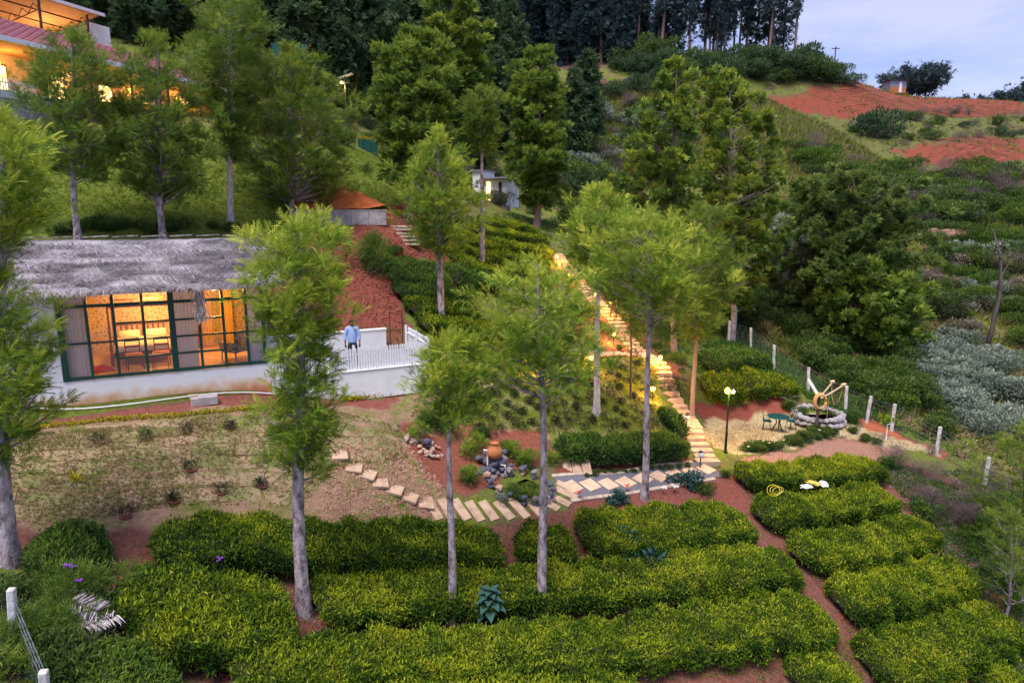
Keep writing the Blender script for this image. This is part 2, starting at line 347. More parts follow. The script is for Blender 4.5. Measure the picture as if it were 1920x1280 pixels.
def inpoly(poly, x, y):
    r = np.zeros(np.shape(x), bool); n = len(poly)
    for i in range(n):
        x0, y0 = poly[i][:2]; x1, y1 = poly[(i + 1) % n][:2]
        c = ((y0 > y) != (y1 > y)) & (x < (x1 - x0) * (y - y0) / (y1 - y0 + 1e-12) + x0); r ^= c
    return r
def gp(*pts): return [G(*p)[:2] for p in pts]
# ground colours: what covers the ground where (lawn, soil, field), as a colour and a patchy-grass amount per vertex
def vnoise(x, y, sc, seed):
    g = np.random.default_rng(seed); k = 64; t = g.random((k, k)); fx, fy = x / sc, y / sc
    i = np.floor(fx).astype(int); j = np.floor(fy).astype(int); u = fx - i; v = fy - j; u = u * u * (3 - 2 * u); v = v * v * (3 - 2 * v)
    q = lambda a, b: t[a % k, b % k]
    return (q(i, j) * (1 - u) + q(i + 1, j) * u) * (1 - v) + (q(i, j + 1) * (1 - u) + q(i + 1, j + 1) * u) * v
wx = GX + (vnoise(GX, GY, .9, 1) - .5) * .7; wy = GY + (vnoise(GX, GY, .9, 2) - .5) * .7
wf = GX + (vnoise(GX, GY, 6, 3) - .5) * 5; wg = GY + (vnoise(GX, GY, 6, 4) - .5) * 5
COL = np.zeros(GX.shape + (3,)); PATCH = np.full(GX.shape, .55)
n1 = vnoise(GX, GY, 5, 5)[..., None]
COL[:] = np.array([.14, .085, .055]) * (1 - n1) + np.array([.17, .13, .07]) * n1
def paint(poly, col, patch, far=False):
    m = inpoly(poly, wf if far else wx, wg if far else wy); COL[m] = col; PATCH[m] = patch
RED = (.24, .075, .05)
paint(gp((0, 1000), (0, 1270), (700, 1275), (1900, 1278), (1900, 950), (1640, 850), (1340, 900), (1060, 960), (600, 975)), (.20, .085, .06), .08)
paint(gp((-150, 800), (640, 760), (800, 738), (900, 800), (780, 830), (790, 880), (860, 950), (800, 985), (560, 995), (230, 1010), (-150, 990)), (.34, .21, .135), .44)
paint(gp((-100, 780), (480, 738), (640, 752), (780, 728), (800, 735), (640, 768), (480, 762), (60, 800), (-100, 815)), (.25, .085, .065), .05)
paint(gp((600, 425), (815, 425), (850, 500), (730, 490), (760, 560), (770, 625), (600, 640), (480, 640)), RED, .03)
paint(gp((-200, 445), (-50, 230), (400, 240), (600, 265), (770, 285), (800, 400), (700, 418), (450, 430), (250, 446)), (.14, .145, .04), .85)
paint(gp((540, 402), (580, 345), (650, 350), (708, 402)), (.52, .15, .045), 0)
paint(gp((900, 690), (940, 660), (1235, 665), (1240, 745), (1290, 820), (1040, 830), (900, 800), (860, 780)), (.46, .31, .195), .60)
paint(gp((760, 790), (1030, 800), (1030, 870), (900, 925), (860, 930), (770, 850)), (.26, .085, .055), .12)
paint(gp((1030, 852), (1290, 848), (1330, 872), (1060, 898)), (.23, .07, .05), .02)
paint(gp((1060, 930), (1350, 885), (1400, 900), (1400, 960), (1080, 970)), (.23, .08, .06), .05)
paint(gp((1620, 775), (1760, 845), (1750, 856), (1690, 838), (1600, 790)), (.40, .12, .06), 0)
paint(gp((1290, 750), (1500, 738), (1490, 785), (1320, 787)), (.27, .08, .055), .05)
paint(gp((1400, 200), (1430, 165), (1590, 150), (1930, 160), (1930, 340), (1640, 340), (1480, 280)), (.13, .115, .05), .46)
paint(gp((1430, 186), (1580, 166), (1720, 176), (1930, 190), (1930, 216), (1800, 206), (1590, 226), (1500, 208)), (.24, .062, .038), .06)
paint(gp((1670, 282), (1800, 270), (1930, 258), (1930, 300), (1790, 324)), (.25, .066, .038), .06)
paint(gp((880, 135), (1300, 122), (1560, 125), (1500, 100), (900, 90)), (.10, .06, .055), .1, True)
paint(gp((1120, 150), (1220, 165), (1230, 200), (1150, 190)), (.30, .12, .09), .2)
paint(gp((1060, 500), (1240, 640), (1290, 690), (1270, 720), (1180, 690), (1100, 640), (1040, 560)), (.24, .09, .05), .1)
paint(gp((1295, 792), (1340, 784), (1420, 780), (1520, 784), (1620, 800), (1720, 828), (1750, 852), (1660, 836), (1570, 818), (1470, 838), (1385, 850), (1335, 846)), (.50, .39, .22), .36)
paint(gp((1385, 853), (1480, 842), (1570, 822), (1680, 842), (1650, 866), (1500, 866), (1400, 872)), (.36, .19, .135), .12)
ny, nx = GX.shape
V = np.stack([GX, GY, Z + (vnoise(GX, GY, .45, 8) - .5) * .035 * (GY > 9)], -1)
idx = np.arange(nx * ny).reshape(ny, nx); a, b, c, d = idx[:-1, :-1], idx[:-1, 1:], idx[1:, 1:], idx[1:, :-1]
T = np.concatenate([np.stack([a, b, c], -1).reshape(-1, 3), np.stack([a, c, d], -1).reshape(-1, 3)])
me = mesh_np('hillside', V.reshape(-1, 3), T, None, None, True)
ca = me.color_attributes.new('ground', 'FLOAT_COLOR', 'POINT'); ca.data.foreach_set('color', np.concatenate([COL.reshape(-1, 3), PATCH.reshape(-1, 1)], 1).astype(np.float32).ravel())
m, nt, b, o = newmat('hillside'); b.inputs['Roughness'].default_value = .95; b.inputs['Specular IOR Level'].default_value = .1
at = N(nt, 'ShaderNodeAttribute', attribute_name='ground'); tc = N(nt, 'ShaderNodeTexCoord')
def noise(sc, det=6, rough=.65):
    n = N(nt, 'ShaderNodeTexNoise'); n.inputs['Scale'].default_value = sc; n.inputs['Detail'].default_value = det; n.inputs['Roughness'].default_value = rough
    nt.links.new(tc.outputs['Object'], n.inputs['Vector']); return n
n1 = noise(1.1); n2 = noise(9, 8, .75)
mm = N(nt, 'ShaderNodeMath', operation='ADD'); nt.links.new(n1.outputs[0], mm.inputs[0]); nt.links.new(at.outputs['Alpha'], mm.inputs[1])
mr = N(nt, 'ShaderNodeMapRange'); mr.inputs[1].default_value = .88; mr.inputs[2].default_value = 1.12; nt.links.new(mm.outputs[0], mr.inputs[0])
gr = N(nt, 'ShaderNodeValToRGB'); gr.color_ramp.elements[0].color = (.060, .085, .014, 1); gr.color_ramp.elements[1].color = (.20, .245, .035, 1); gr.color_ramp.elements[0].position = .3; gr.color_ramp.elements[1].position = .7; nt.links.new(n2.outputs[0], gr.inputs[0])
vr = N(nt, 'ShaderNodeMapRange'); vr.inputs[1].default_value = .3; vr.inputs[2].default_value = .7; vr.inputs[3].default_value = .55; vr.inputs[4].default_value = 1.3; nt.links.new(n2.outputs[0], vr.inputs[0])
ml = N(nt, 'ShaderNodeMixRGB', blend_type='MULTIPLY'); ml.inputs[0].default_value = 1; nt.links.new(at.outputs['Color'], ml.inputs[1]); nt.links.new(vr.outputs[0], ml.inputs[2])
mx = N(nt, 'ShaderNodeMixRGB'); nt.links.new(mr.outputs[0], mx.inputs[0]); nt.links.new(ml.outputs[0], mx.inputs[1]); nt.links.new(gr.outputs[0], mx.inputs[2]); nt.links.new(mx.outputs[0], b.inputs['Base Color'])
bp = N(nt, 'ShaderNodeBump'); bp.inputs['Strength'].default_value = .8; bp.inputs['Distance'].default_value = .10; nt.links.new(n2.outputs[0], bp.inputs['Height']); nt.links.new(bp.outputs[0], b.inputs['Normal'])
me.materials.append(m)
ground = tag(link('hillside', me), 'steep hillside of red soil, patchy lawn and tea terraces', None, None, 'structure')
def Vz(p, dz=0.0): return np.array([p[0], p[1], H(p[0], p[1]) + dz])
def gnormal(x, y, e=.3):
    n = np.array([-(H(x + e, y) - H(x - e, y)) / (2 * e), -(H(x, y + e) - H(x, y - e)) / (2 * e), 1.0]); return n / np.linalg.norm(n)
# ------------------------------------------------------------------ paths and steps
def struct(name, label=None):
    o = bpy.data.objects.new(name, None); C.objects.link(o); return tag(o, label, None, None, 'structure')
def slab(name, parent, p, size, rz, mt, me_cache={}, tilt=None):
    key = (tuple(round(x, 3) for x in size), mt)
    if key not in me_cache: me_cache[key] = B((0, 0, 0), size).mesh(name, mt, bevel=.012)
    o = link(name, me_cache[key], parent); o.location = p; o.rotation_euler = (0, 0, rz) if tilt is None else tilt; return o
def align(n, rz):
    q = Vector((0, 0, 1)).rotation_difference(Vector(n)) @ Matrix.Rotation(rz, 3, 'Z').to_quaternion(); return q.to_euler()
def polyline(pts, step):
    pts = np.array([p[:2] for p in pts]); seg = np.linalg.norm(np.diff(pts, axis=0), axis=1); cum = np.concatenate([[0], np.cumsum(seg)])
    t = np.arange(0, cum[-1], step); q = np.stack([np.interp(t, cum, pts[:, i]) for i in (0, 1)], -1); d = unit(np.gradient(q, axis=0)); return q, d
mat('tile_tan', (.66, .47, .32), (.48, .32, .21), .85, 3, .3, lo=.28, hi=.6)
tp = struct('tiled_path', 'garden path of tan tiles set in grey gravel')
a, b = G(1052, 916), G(1338, 879); L = np.linalg.norm((b - a)[:2]); dr = (b - a)[:2] / L; pr = np.array([-dr[1], dr[0]]); rz = math.atan2(dr[1], dr[0])
mb = MB(); n = 14
for k in range(n + 1):
    for sgn in (-.56, .56):
        q = a[:2] + dr * L * k / n + pr * sgn; mb.v.append((q[0], q[1], H(q[0], q[1]) + .03))
mb.f = [(2 * k, 2 * k + 2, 2 * k + 3, 2 * k + 1) for k in range(n)]
mb.build('gravel_bed', 'gravel', tp)
for sgn in (-.62, .62):
    for k in range(int(L / .62)):
        q = a[:2] + dr * (.31 + .62 * k) + pr * sgn; slab('edging_slab', tp, Vz(q, .015), (.60, .15, .09), rz + U(-.02, .02), 'slab_edge', tilt=align(gnormal(*q), rz + U(-.02, .02)))
for k in range(int(L / .74)):
    q = a[:2] + dr * (.42 + .74 * k); slab('tile', tp, Vz(q, .02), (.60, .56, .06), 0, 'tile_tan', tilt=align(gnormal(*q), rz + .33 + U(-.04, .04)))
sp = struct('slab_path', 'curved path of slanted sandstone slabs beside the pond')
for k, (x, y) in enumerate([(812, 956), (838, 957), (864, 958), (890, 959), (916, 958), (945, 957), (974, 955), (1001, 951), (1027, 945), (1048, 937), (1062, 926), (1064, 914)]):
    p = G(x, y); slab('slab', sp, Vz(p, .0), (.80, .30, .09), 0, 'slab', tilt=align(gnormal(*p[:2]), -.85 + (.05 * k if k > 7 else 0) + U(-.06, .06)))
ss = struct('stepping_stones', 'square stepping stones leading down the dry lawn')
for k, (x, y) in enumerate([(637, 857), (664, 878), (690, 893), (713, 908), (741, 920), (769, 934), (799, 947)]):
    p = G(x, y); slab('stepping_stone', ss, Vz(p, .01), (.46, .42, .09), 0, 'slab', tilt=align(gnormal(*p[:2]) * .5 + np.array([0, 0, .5]), .15 + U(-.3, .3)))
st = struct('garden_stairs', 'sandstone garden steps climbing the slope past the lamps')
q, d = polyline([G(*p) for p in [(1326, 868), (1310, 835), (1300, 815), (1288, 790), (1272, 768), (1258, 745), (1248, 720), (1240, 692), (1216, 673), (1192, 658), (1175, 640), (1160, 615), (1147, 597), (1128, 580), (1110, 558), (1090, 535), (1070, 512), (1052, 492), (1041, 476)]], .42)
for k in range(len(q)):
    z = H(*q[k]); slab('step', st, (q[k][0], q[k][1], z + .02 + U(-.01, .01)), (.40, round(float(R.choice([.80, .86, .92])), 2), .20), math.atan2(d[k][1], d[k][0]) + U(-.04, .04), 'slab')
bs = struct('bank_steps', 'short flight of pale steps cut into the red bank')
for k in range(6):
    p = G(752 + 3.2 * k, 427 + 6.6 * k); slab('step', bs, Vz(p, .05), (1.05, .30, .10), .05, 'slab_edge')
up = struct('bed_path', 'narrow lamp-lit path along the top of the planted bed')
q, d = polyline([G(*p) for p in [(1045, 674), (1100, 669), (1160, 664), (1215, 668)]], .55)
for k in range(len(q)): slab('slab', up, Vz(q[k], .03), (.50, .62, .08), math.atan2(d[k][1], d[k][0]), 'slab')
# turf pieces of the dry lawn: strips with open seams
turf_o = struct('turf_lawn', 'dry lawn laid with strips of turf')
lawn = gp((20, 815), (480, 778), (620, 770), (700, 790), (750, 800), (765, 860), (700, 875), (620, 890), (560, 960), (300, 955), (40, 985), (-60, 960))
tv = []
for k in range(6):
    me = bpy.data.meshes.new('turf_piece'); tv.append(me)
    pts = []
    for j in range(3):
        for i in range(5):
            x, y = -.5 + i * .25, -.21 + j * .21
            if i in (0, 4): x += U(-.025, .025)
            if j in (0, 2): y += U(-.02, .02)
            pts.append((x, y, .012 + U(-.006, .010) + (.0 if j == 1 else -.008)))
    base = [(x, y, -.05) for x, y, z in pts]
    fs = [(j * 5 + i, j * 5 + i + 1, (j + 1) * 5 + i + 1, (j + 1) * 5 + i) for j in range(2) for i in range(4)]
    rim = [0, 1, 2, 3, 4, 9, 14, 13, 12, 11, 10, 5]
    fs += [(rim[(i + 1) % 12], rim[i], rim[i] + 15, rim[(i + 1) % 12] + 15) for i in range(12)]
    me.from_pydata(pts + base, [], fs); me.materials.append(MATS['turf'])
rt = math.atan2(e1[1], e1[0]) - .03; du = np.array([math.cos(rt), math.sin(rt)]); dv = np.array([-du[1], du[0]]); o0 = A0[:2] - dv * 1.0
cnt = 0
for j in range(0, 16):
    for i in range(-4, 13):
        c = o0 + du * (i * 1.035 + .5 * (j % 2) + U(-.02, .02)) - dv * (j * .455)
        if not inpoly(lawn, np.array(c[0]), np.array(c[1])) or U() < .05: continue
        n = gnormal(*c, .4); q = Vector((0, 0, 1)).rotation_difference(Vector(n)) @ Matrix.Rotation(rt + U(-.02, .02), 3, 'Z').to_quaternion()
        o = link('turf_piece', tv[R.integers(6)], turf_o, Vz(c, .0)); o.rotation_euler = q.to_euler(); cnt += 1
# ------------------------------------------------------------------ grass
def grass(name, label, polys, n, mt, size, tmean=.5, lift=0.0):
    pos = []
    for poly, w in polys:
        pl = np.array(poly); lo, hi = pl.min(0), pl.max(0); k = int(n * w); x = U(lo[0], hi[0], k * 3); y = U(lo[1], hi[1], k * 3); m = inpoly(poly, x, y)
        x, y = x[m][:k], y[m][:k]; keep = vnoise(x, y, 1.1, 21) * .6 + vnoise(x, y, .35, 22) * .4 > U(.15, .75, len(x)); pos.append(np.stack([x[keep], y[keep], H(x[keep], y[keep]) + lift], -1))
    pos = np.concatenate(pos); k = len(pos); d = R.normal(0, .35, (k, 3)) + (0, 0, 1)
    v, t, q = scatter('grass', pos, d, size * U(.6, 1.4, k), np.clip(R.normal(tmean, .25, k), 0, 1))
    return tag(link(name, mesh_np(name, v, t, mt, q)), label, None, None, 'stuff')
grass('lawn_grass', 'short patchy green grass on the dry lawn', [(lawn, 1.0)], 13000, 'grass', .06, .45, .02)
grass('dry_lawn_grass', 'dry straw coloured blades on the lawn', [(lawn, 1.0)], 12000, 'dry_grass', .07, .45, .02)
bed = gp((880, 700), (940, 668), (1230, 668), (1235, 745), (1275, 805), (1040, 812), (880, 800))
grass('bed_grass', 'rough green grass between the young plants of the bed', [(bed, 1.0)], 30000, 'grass', .09, .88)
grass('bed_dry_grass', 'straw coloured clumps in the planted bed', [(bed, 1.0)], 4000, 'dry_grass', .08, .7)
ulawn = gp((-100, 440), (0, 250), (400, 245), (600, 268), (760, 288), (780, 395), (700, 412), (450, 430))
grass('upper_lawn_grass', 'green grass of the sloping lawn above the cottage', [(ulawn, 1.0)], 26000, 'grass', .14, .45)
terr = gp((1300, 800), (1400, 787), (1510, 791), (1720, 830), (1735, 848), (1560, 826), (1380, 848), (1335, 842))
grass('terrace_grass', 'thin grass on the seating terrace', [(terr, 1.0)], 9000, 'dry_grass', .06, .75)
grass('weeds', 'small weeds on the soil between the tea rows', [(gp((1380, 900), (1640, 1270), (1700, 1270), (1440, 900)), .5), (gp((1250, 1240), (1250, 1278), (1620, 1278), (1600, 1200)), .5)], 2600, 'grass', .10, .3)
mat('lawn_soil', (.42, .24, .16), (.26, .13, .09), .95, 4, .5)
soilp = gp((1370, 890), (1640, 1270), (1720, 1270), (1430, 880)); soil2 = gp((60, 1040), (300, 1278), (1650, 1278), (1500, 1120), (1080, 960), (600, 1000))
grass('leaf_litter', 'dry fallen leaves and twigs on the red soil', [(soilp, .4), (soil2, .6)], 9000, 'twig_dry', .09, .45)
grass('soil_weeds', 'small green weeds on the red soil', [(soilp, .4), (soil2, .6)], 4000, 'grass', .10, .25)
gc1 = gp((1330, 640), (1420, 640), (1640, 770), (1800, 850), (1640, 790), (1520, 770), (1500, 730), (1320, 740), (1290, 700)); gc2 = gp((800, 380), (1060, 390), (1130, 560), (1040, 560), (960, 520), (820, 500)); gc3 = gp((1180, 660), (1060, 500), (1100, 440), (1300, 480), (1440, 620), (1320, 700)); gc4 = gp((480, 640), (640, 620), (960, 640), (960, 690), (820, 700))
grass('ground_cover', 'low leafy ground cover on the slopes between the tea and the trees', [(gc1, .3), (gc2, .3), (gc3, .4)], 34000, 'leaf_tea_dark', .22, .55)
grass('bank_weeds', 'weeds and grass along the banks behind the patio', [(gc4, 1.0)], 5000, 'grass', .16, .4)
gc5 = gp((1600, 860), (1930, 900), (1930, 1278), (1800, 1278), (1760, 1000)); grass('edge_weeds', 'tangled weeds at the right edge', [(gc5, 1.0)], 9000, 'leaf_tea_dark', .16, .45); grass('edge_litter', 'dry litter at the right edge', [(gc5, 1.0)], 6000, 'twig_dry', .14, .5)
def clods(name, label, polys, n, mt, size):
    pos = []
    for poly, w in polys:
        pl = np.array(poly); lo, hi = pl.min(0), pl.max(0); k = int(n * w); x = U(lo[0], hi[0], k * 3); y = U(lo[1], hi[1], k * 3); m = inpoly(poly, x, y); x, y = x[m][:k], y[m][:k]; pos.append(np.stack([x, y, H(x, y) - .01], -1))
    pos = np.concatenate(pos); k = len(pos); v, t, q = scatter('clod', pos, np.stack([R.normal(0, 1, k), R.normal(0, 1, k), R.normal(0, .15, k)], -1), size * U(.3, 1.5, k) ** 1.5, U(0, 1, k), .15)
    tag(link(name, mesh_np(name, v, t, mt, q)), label, None, None, 'stuff')
clods('bank_clods', 'lumps of red soil on the bank behind the patio', [(gp((600, 430), (810, 428), (840, 500), (730, 492), (765, 620), (600, 640)), 1.0)], 4200, 'red_soil', .12)
clods('soil_clods', 'lumps of red soil between the tea hedges', [(soilp, .5), (soil2, .5)], 6000, 'red_soil', .07)
clods('lawn_clods', 'crumbled soil beside the stepping stones', [(gp((620, 850), (760, 830), (860, 950), (800, 985), (600, 975)), 1.0)], 2200, 'lawn_soil', .08)
wild = gp((1420, 640), (1800, 860), (1930, 900), (1930, 330), (1700, 330), (1500, 240), (1450, 400), (1400, 560))
grass('wild_grass', 'rough wild grass of the far slope', [(wild, 1.0)], 36000, 'grass', .42, .4)
grass('wild_dry_grass', 'pale dry grass of the far slope', [(wild, 1.0)], 24000, 'dry_grass', .45, .5)
fe = gp((1420, 172), (1580, 160), (1930, 168), (1930, 335), (1650, 335), (1480, 270))
grass('field_edge_grass', 'rough grass around the red fields', [(fe, 1.0)], 14000, 'grass', .55, .25); grass('field_edge_dry_grass', 'dry brown grass around the red fields', [(fe, 1.0)], 11000, 'dry_grass', .5, .3)
hill = gp((1060, 400), (1280, 330), (1480, 330), (1700, 330), (1500, 215), (1450, 190), (1150, 160), (1040, 250))
grass('hill_grass', 'brushy grass below the ridge', [(hill, 1.0)], 26000, 'grass', .6, .3)
grass('hill_dry_grass', 'dry brown brush below the ridge', [(hill, 1.0)], 14000, 'dry_grass', .6, .25)
def furrows(name, label, a, b, n, rad):
    V, T, q, n0 = [], [], [], 0
    for k in range(n):
        f = k / (n - 1); p0 = np.array(a[0]) * (1 - f) + np.array(a[1]) * f; p1 = np.array(b[0]) * (1 - f) + np.array(b[1]) * f; w0, w1 = G(*p0), G(*p1); m = 26; t = np.linspace(0, 1, m)[:, None]; l = w0[:2] * (1 - t) + w1[:2] * t; l = l + R.normal(0, .12, l.shape)
        v, tr, z = tube_np(np.concatenate([l, (H(l[:, 0], l[:, 1]) - rad * .35)[:, None]], 1), rad * U(.7, 1.2, m) * np.sin(np.linspace(.02, math.pi - .02, m)) ** .5, 5); V.append(v); T.append(tr + n0); n0 += len(v)
    tag(link(name, mesh_np(name, np.concatenate(V), np.concatenate(T), 'field_soil', None, True)), label, None, None, 'stuff')
mat('field_soil', (.25, .066, .038), (.13, .04, .025), .95, .6, .6, bscale=3)
furrows('field_furrows', 'ploughed ridges of the upper red field', ((1460, 188), (1560, 222)), ((1915, 192), (1915, 212)), 19, .26)
furrows('field_furrows', 'ploughed ridges of the lower red field', ((1690, 284), (1800, 318)), ((1925, 264), (1925, 298)), 17, .22)
# ------------------------------------------------------------------ trees
def tree(label, base, outline, r_px, kind='oak', n=5000, limbs=70, size=.26, group=None, bark='bark', templ='frond', top_extra=6, sway=.0, lean=0.0, low=None, name='silver_oak_tree', Yat=None, fork=None, bias=.42):
    """base: photo pixel of the trunk foot on the ground; outline: (photo y, left x, right x) of the crown, top to bottom; turned into heights and radii at the trunk's own distance"""
    b = G(*base) if Yat is None else Vz(P(base[0], base[1], Yat)); sc = mpp(b)
    o = thing(name, label, 'tree', b, group=group)
    zs = np.array([P(960, y, b[1])[2] - b[2] for y, l, r in [o_[:3] for o_ in outline]])[::-1]
    cx = np.array([(P((l + r) / 2, y, b[1])[0] - b[0]) for y, l, r in [o_[:3] for o_ in outline]])[::-1]
    rr = np.array([(r - l) / 2 * sc for y, l, r in [o_[:3] for o_ in outline]])[::-1]
    top = zs[-1]; r0 = r_px / 2 * sc
    kz = np.linspace(-.25, top, 12); ph = U(0, 6.28, 2)
    tx = np.interp(kz, [0, zs[0], top], [0, cx[0] * .35, cx[-1]]) + np.sin(kz * .9 + ph[0]) * (.035 + sway); ty = np.sin(kz * .7 + ph[1]) * (.05 + sway)
    tx -= tx[1] * np.exp(-kz.clip(0)); ty -= ty[1] * np.exp(-kz.clip(0))
    tpts = np.stack([tx, ty, kz], -1); fr = np.clip(kz / top, 0, 1); trad = r0 * (1.0 - .82 * fr ** 1.1); kz[1] = max(kz[1], .5) if kz[1] < .5 else kz[1]; trad[0] *= 1.55
    parts = [tube_np(tpts, trad, 9)]
    tz = lambda z: np.array([np.interp(z, kz, tx), np.interp(z, kz, ty), z])
    LP, LD = [], []
    dn = np.array([o_[3] if len(o_) > 3 else 1.0 for o_ in outline])[::-1]; wgt = (rr + .12) * dn; cz = np.cumsum((wgt[1:] + wgt[:-1]) * np.diff(zs)); cz = np.concatenate([[0], cz]) / cz[-1]
    mg = min(.9 * size + .05, .15 * (top - zs[0]))
    for k in range(limbs):
        ze = zs[0] + mg + (np.interp((k + U()) / limbs, cz, zs) - zs[0]) * (top - zs[0] - 2 * mg) / (top - zs[0]); Rr = np.interp(ze, zs, rr); xc = np.interp(ze, zs, cx); az = k * 2.39996 + U(-.5, .5)
        rho = max(Rr - .45 * size, Rr * .55) * (bias + (.98 - bias) * U() ** .6) * (.72 + .50 * float(vnoise(np.array(az * 1.1), np.array(ze * 1.3), 1.0, 77))); e = np.array([xc + rho * math.cos(az), rho * math.sin(az), ze])
        s = tz(np.clip(ze - rho * U(.35, .85), zs[0] * .9 if low is None else low, top - .05)); m = (s + e) / 2 + np.array([0, 0, -.10 * rho])
        tt = np.linspace(0, 1, 5)[:, None]; c = (1 - tt) ** 2 * s + 2 * tt * (1 - tt) * m + tt ** 2 * e
        rl = np.interp(s[2], kz, trad) * .33 + .004; parts.append(tube_np(c, np.linspace(rl, .004, 5), 4))
        LP.append(c); LD.append(unit(e - m))
    LP = np.array(LP); LD = np.array(LD); nc = 3; LR = np.linalg.norm(LP[:, -1] - LP[:, 0], axis=1)
    fc = 1 - U(0, .62, (limbs, nc)) ** 1.2; fc[:, 0] = 1; ac = fc * 4; i0 = np.minimum(ac.astype(int), 3); u = (ac - i0)[..., None]; L_ = np.arange(limbs)[:, None]
    CC = LP[L_, i0] * (1 - u) + LP[L_, i0 + 1] * u + R.normal(0, 1, (limbs, nc, 3)) * (.06 + .16 * LR[:, None, None]) * (1, 1, .7)
    for l in range(limbs):
        for c in range(1, nc): parts.append(tube_np(np.linspace(LP[l, 2], CC[l, c], 3), [.008, .006, .003], 3))
    li = R.integers(0, limbs, n); ci = R.integers(0, nc, n); cs = U(.7, 1.35, (limbs, nc))[li, ci]
    rad = unit(R.normal(0, 1, (n, 3)) + (0, 0, .25)); f = U(size=n) ** .5; spread = (.05 + (.52 if 'frond' in templ else .85) * size) * cs * (1 + rr.max() * .06); pos = CC[li, ci] + rad * (f * spread)[:, None] * (1, 1, .75)
    d = LD[li] * .45 + rad * .55 + R.normal(0, .35, (n, 3)) + (0, 0, .28)
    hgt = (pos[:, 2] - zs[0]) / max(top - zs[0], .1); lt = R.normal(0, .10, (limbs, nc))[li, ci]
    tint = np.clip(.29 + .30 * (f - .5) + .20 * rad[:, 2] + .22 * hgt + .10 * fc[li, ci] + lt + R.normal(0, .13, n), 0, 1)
    if top_extra:                                          # upright leader shoots
        k = top_extra * 12; zz = top - .9 * size + U(-.35, .10, k); pe = np.stack([cx[-1] + R.normal(0, .10 + .08 * rr[-1], k), R.normal(0, .12, k), zz], -1)
        pos = np.concatenate([pos, pe]); d = np.concatenate([d, R.normal(0, .35, (k, 3)) + (0, 0, 1)]); tint = np.concatenate([tint, U(.6, 1, k)])
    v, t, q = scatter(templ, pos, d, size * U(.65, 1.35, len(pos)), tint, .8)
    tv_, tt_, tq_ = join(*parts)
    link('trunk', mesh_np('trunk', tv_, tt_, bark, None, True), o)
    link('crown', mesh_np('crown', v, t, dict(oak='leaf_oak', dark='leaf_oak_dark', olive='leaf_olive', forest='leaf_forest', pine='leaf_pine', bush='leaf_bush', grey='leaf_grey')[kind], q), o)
    return o
GO = None
tree('tall silver oak with a long bright crown in front of the patio fence', (570, 1150), [(392, 515, 610), (420, 490, 632), (480, 474, 648), (560, 474, 648), (620, 500, 635), (680, 520, 620, .55), (720, 510, 630, .6), (770, 492, 640), (830, 495, 632), (880, 520, 620, .7), (915, 545, 598, .5)], 27, n=6400, limbs=85, size=.24, bark='bark')
tree('thin young silver oak with a small crown beside the pond', (847, 1168), [(618, 825, 868), (640, 800, 893), (690, 782, 912), (735, 772, 925), (770, 790, 905), (808, 815, 885, .8)], 17, n=2300, limbs=40, size=.24, bark='bark')
tree('silver oak with a rounded bright crown and bare trunk rising from the tea', (1017, 1150), [(493, 965, 1050), (515, 930, 1085), (560, 900, 1118), (620, 885, 1135), (670, 890, 1128), (722, 925, 1095, .9)], 20, n=4000, limbs=64, size=.26, bark='bark')
tree('silver oak with a wide loose crown standing by the tiled path', (1208, 936), [(395, 1165, 1260), (420, 1110, 1300), (465, 1070, 1330), (520, 1085, 1340), (560, 1130, 1310), (590, 1180, 1250)], 14, n=3500, limbs=52, size=.32, bark='bark', low=4.5)
tree('pale slender silver oak growing in the planted bed', (1118, 775), [(345, 1110, 1150), (390, 1070, 1180), (440, 1062, 1190), (490, 1075, 1165), (520, 1100, 1140)], 13, n=2400, limbs=44, size=.36, bark='bark_pale')
tree('silver oak with tall bare trunk and feathery crown behind the fence corner', (828, 620), [(240, 800, 835), (290, 765, 872), (350, 745, 900), (410, 748, 905), (450, 770, 885), (490, 805, 850)], 15, n=4600, limbs=66, size=.32, kind='oak')
tree('slim silver oak with small pale crown on the tea terraces', (904, 522), [(158, 890, 910), (190, 870, 935), (230, 868, 948), (265, 885, 930), (300, 892, 925)], 10, n=2600, limbs=40, size=.36, kind='dark')
tree('tall dark silver oak beside the white hut', (1007, 425), [(85, 1000, 1030), (130, 965, 1050), (200, 945, 1065), (270, 940, 1070), (330, 955, 1060), (390, 980, 1040)], 12, n=9000, limbs=90, size=.36, kind='dark', templ='spray5', bark='bark_red')
tree('large dark green tree standing left of the tea terraces', (768, 415), [(48, 765, 790), (90, 720, 835), (160, 700, 855), (230, 698, 850), (300, 715, 835), (360, 735, 815)], 12, n=12000, limbs=110, size=.28, kind='dark', templ='spray5')
tree('tall dark tree reaching out of the top edge behind the large one', (862, 330), [(-40, 830, 860), (40, 790, 910), (120, 785, 920), (200, 790, 918), (280, 815, 900)], 12, n=9500, limbs=100, size=.48, kind='olive', templ='spray5')
tree('very tall thin trunked tree with sparse top above the stairs', (1262, 660), [(108, 1255, 1282), (150, 1240, 1305), (210, 1190, 1310), (280, 1150, 1310), (350, 1140, 1320), (420, 1150, 1300), (480, 1190, 1290)], 11, n=5600, limbs=70, size=.27, kind='olive', templ='spray5', bark='bark_red', low=4)
tree('broad olive green tree with yellow tips right of the stairs', (1372, 640), [(128, 1345, 1390), (180, 1310, 1420), (240, 1295, 1455), (310, 1290, 1482), (380, 1295, 1488), (450, 1300, 1470), (520, 1320, 1440), (580, 1350, 1410)], 12, n=12500, limbs=120, size=.26, kind='olive', templ='spray5', bark='bark_pale')
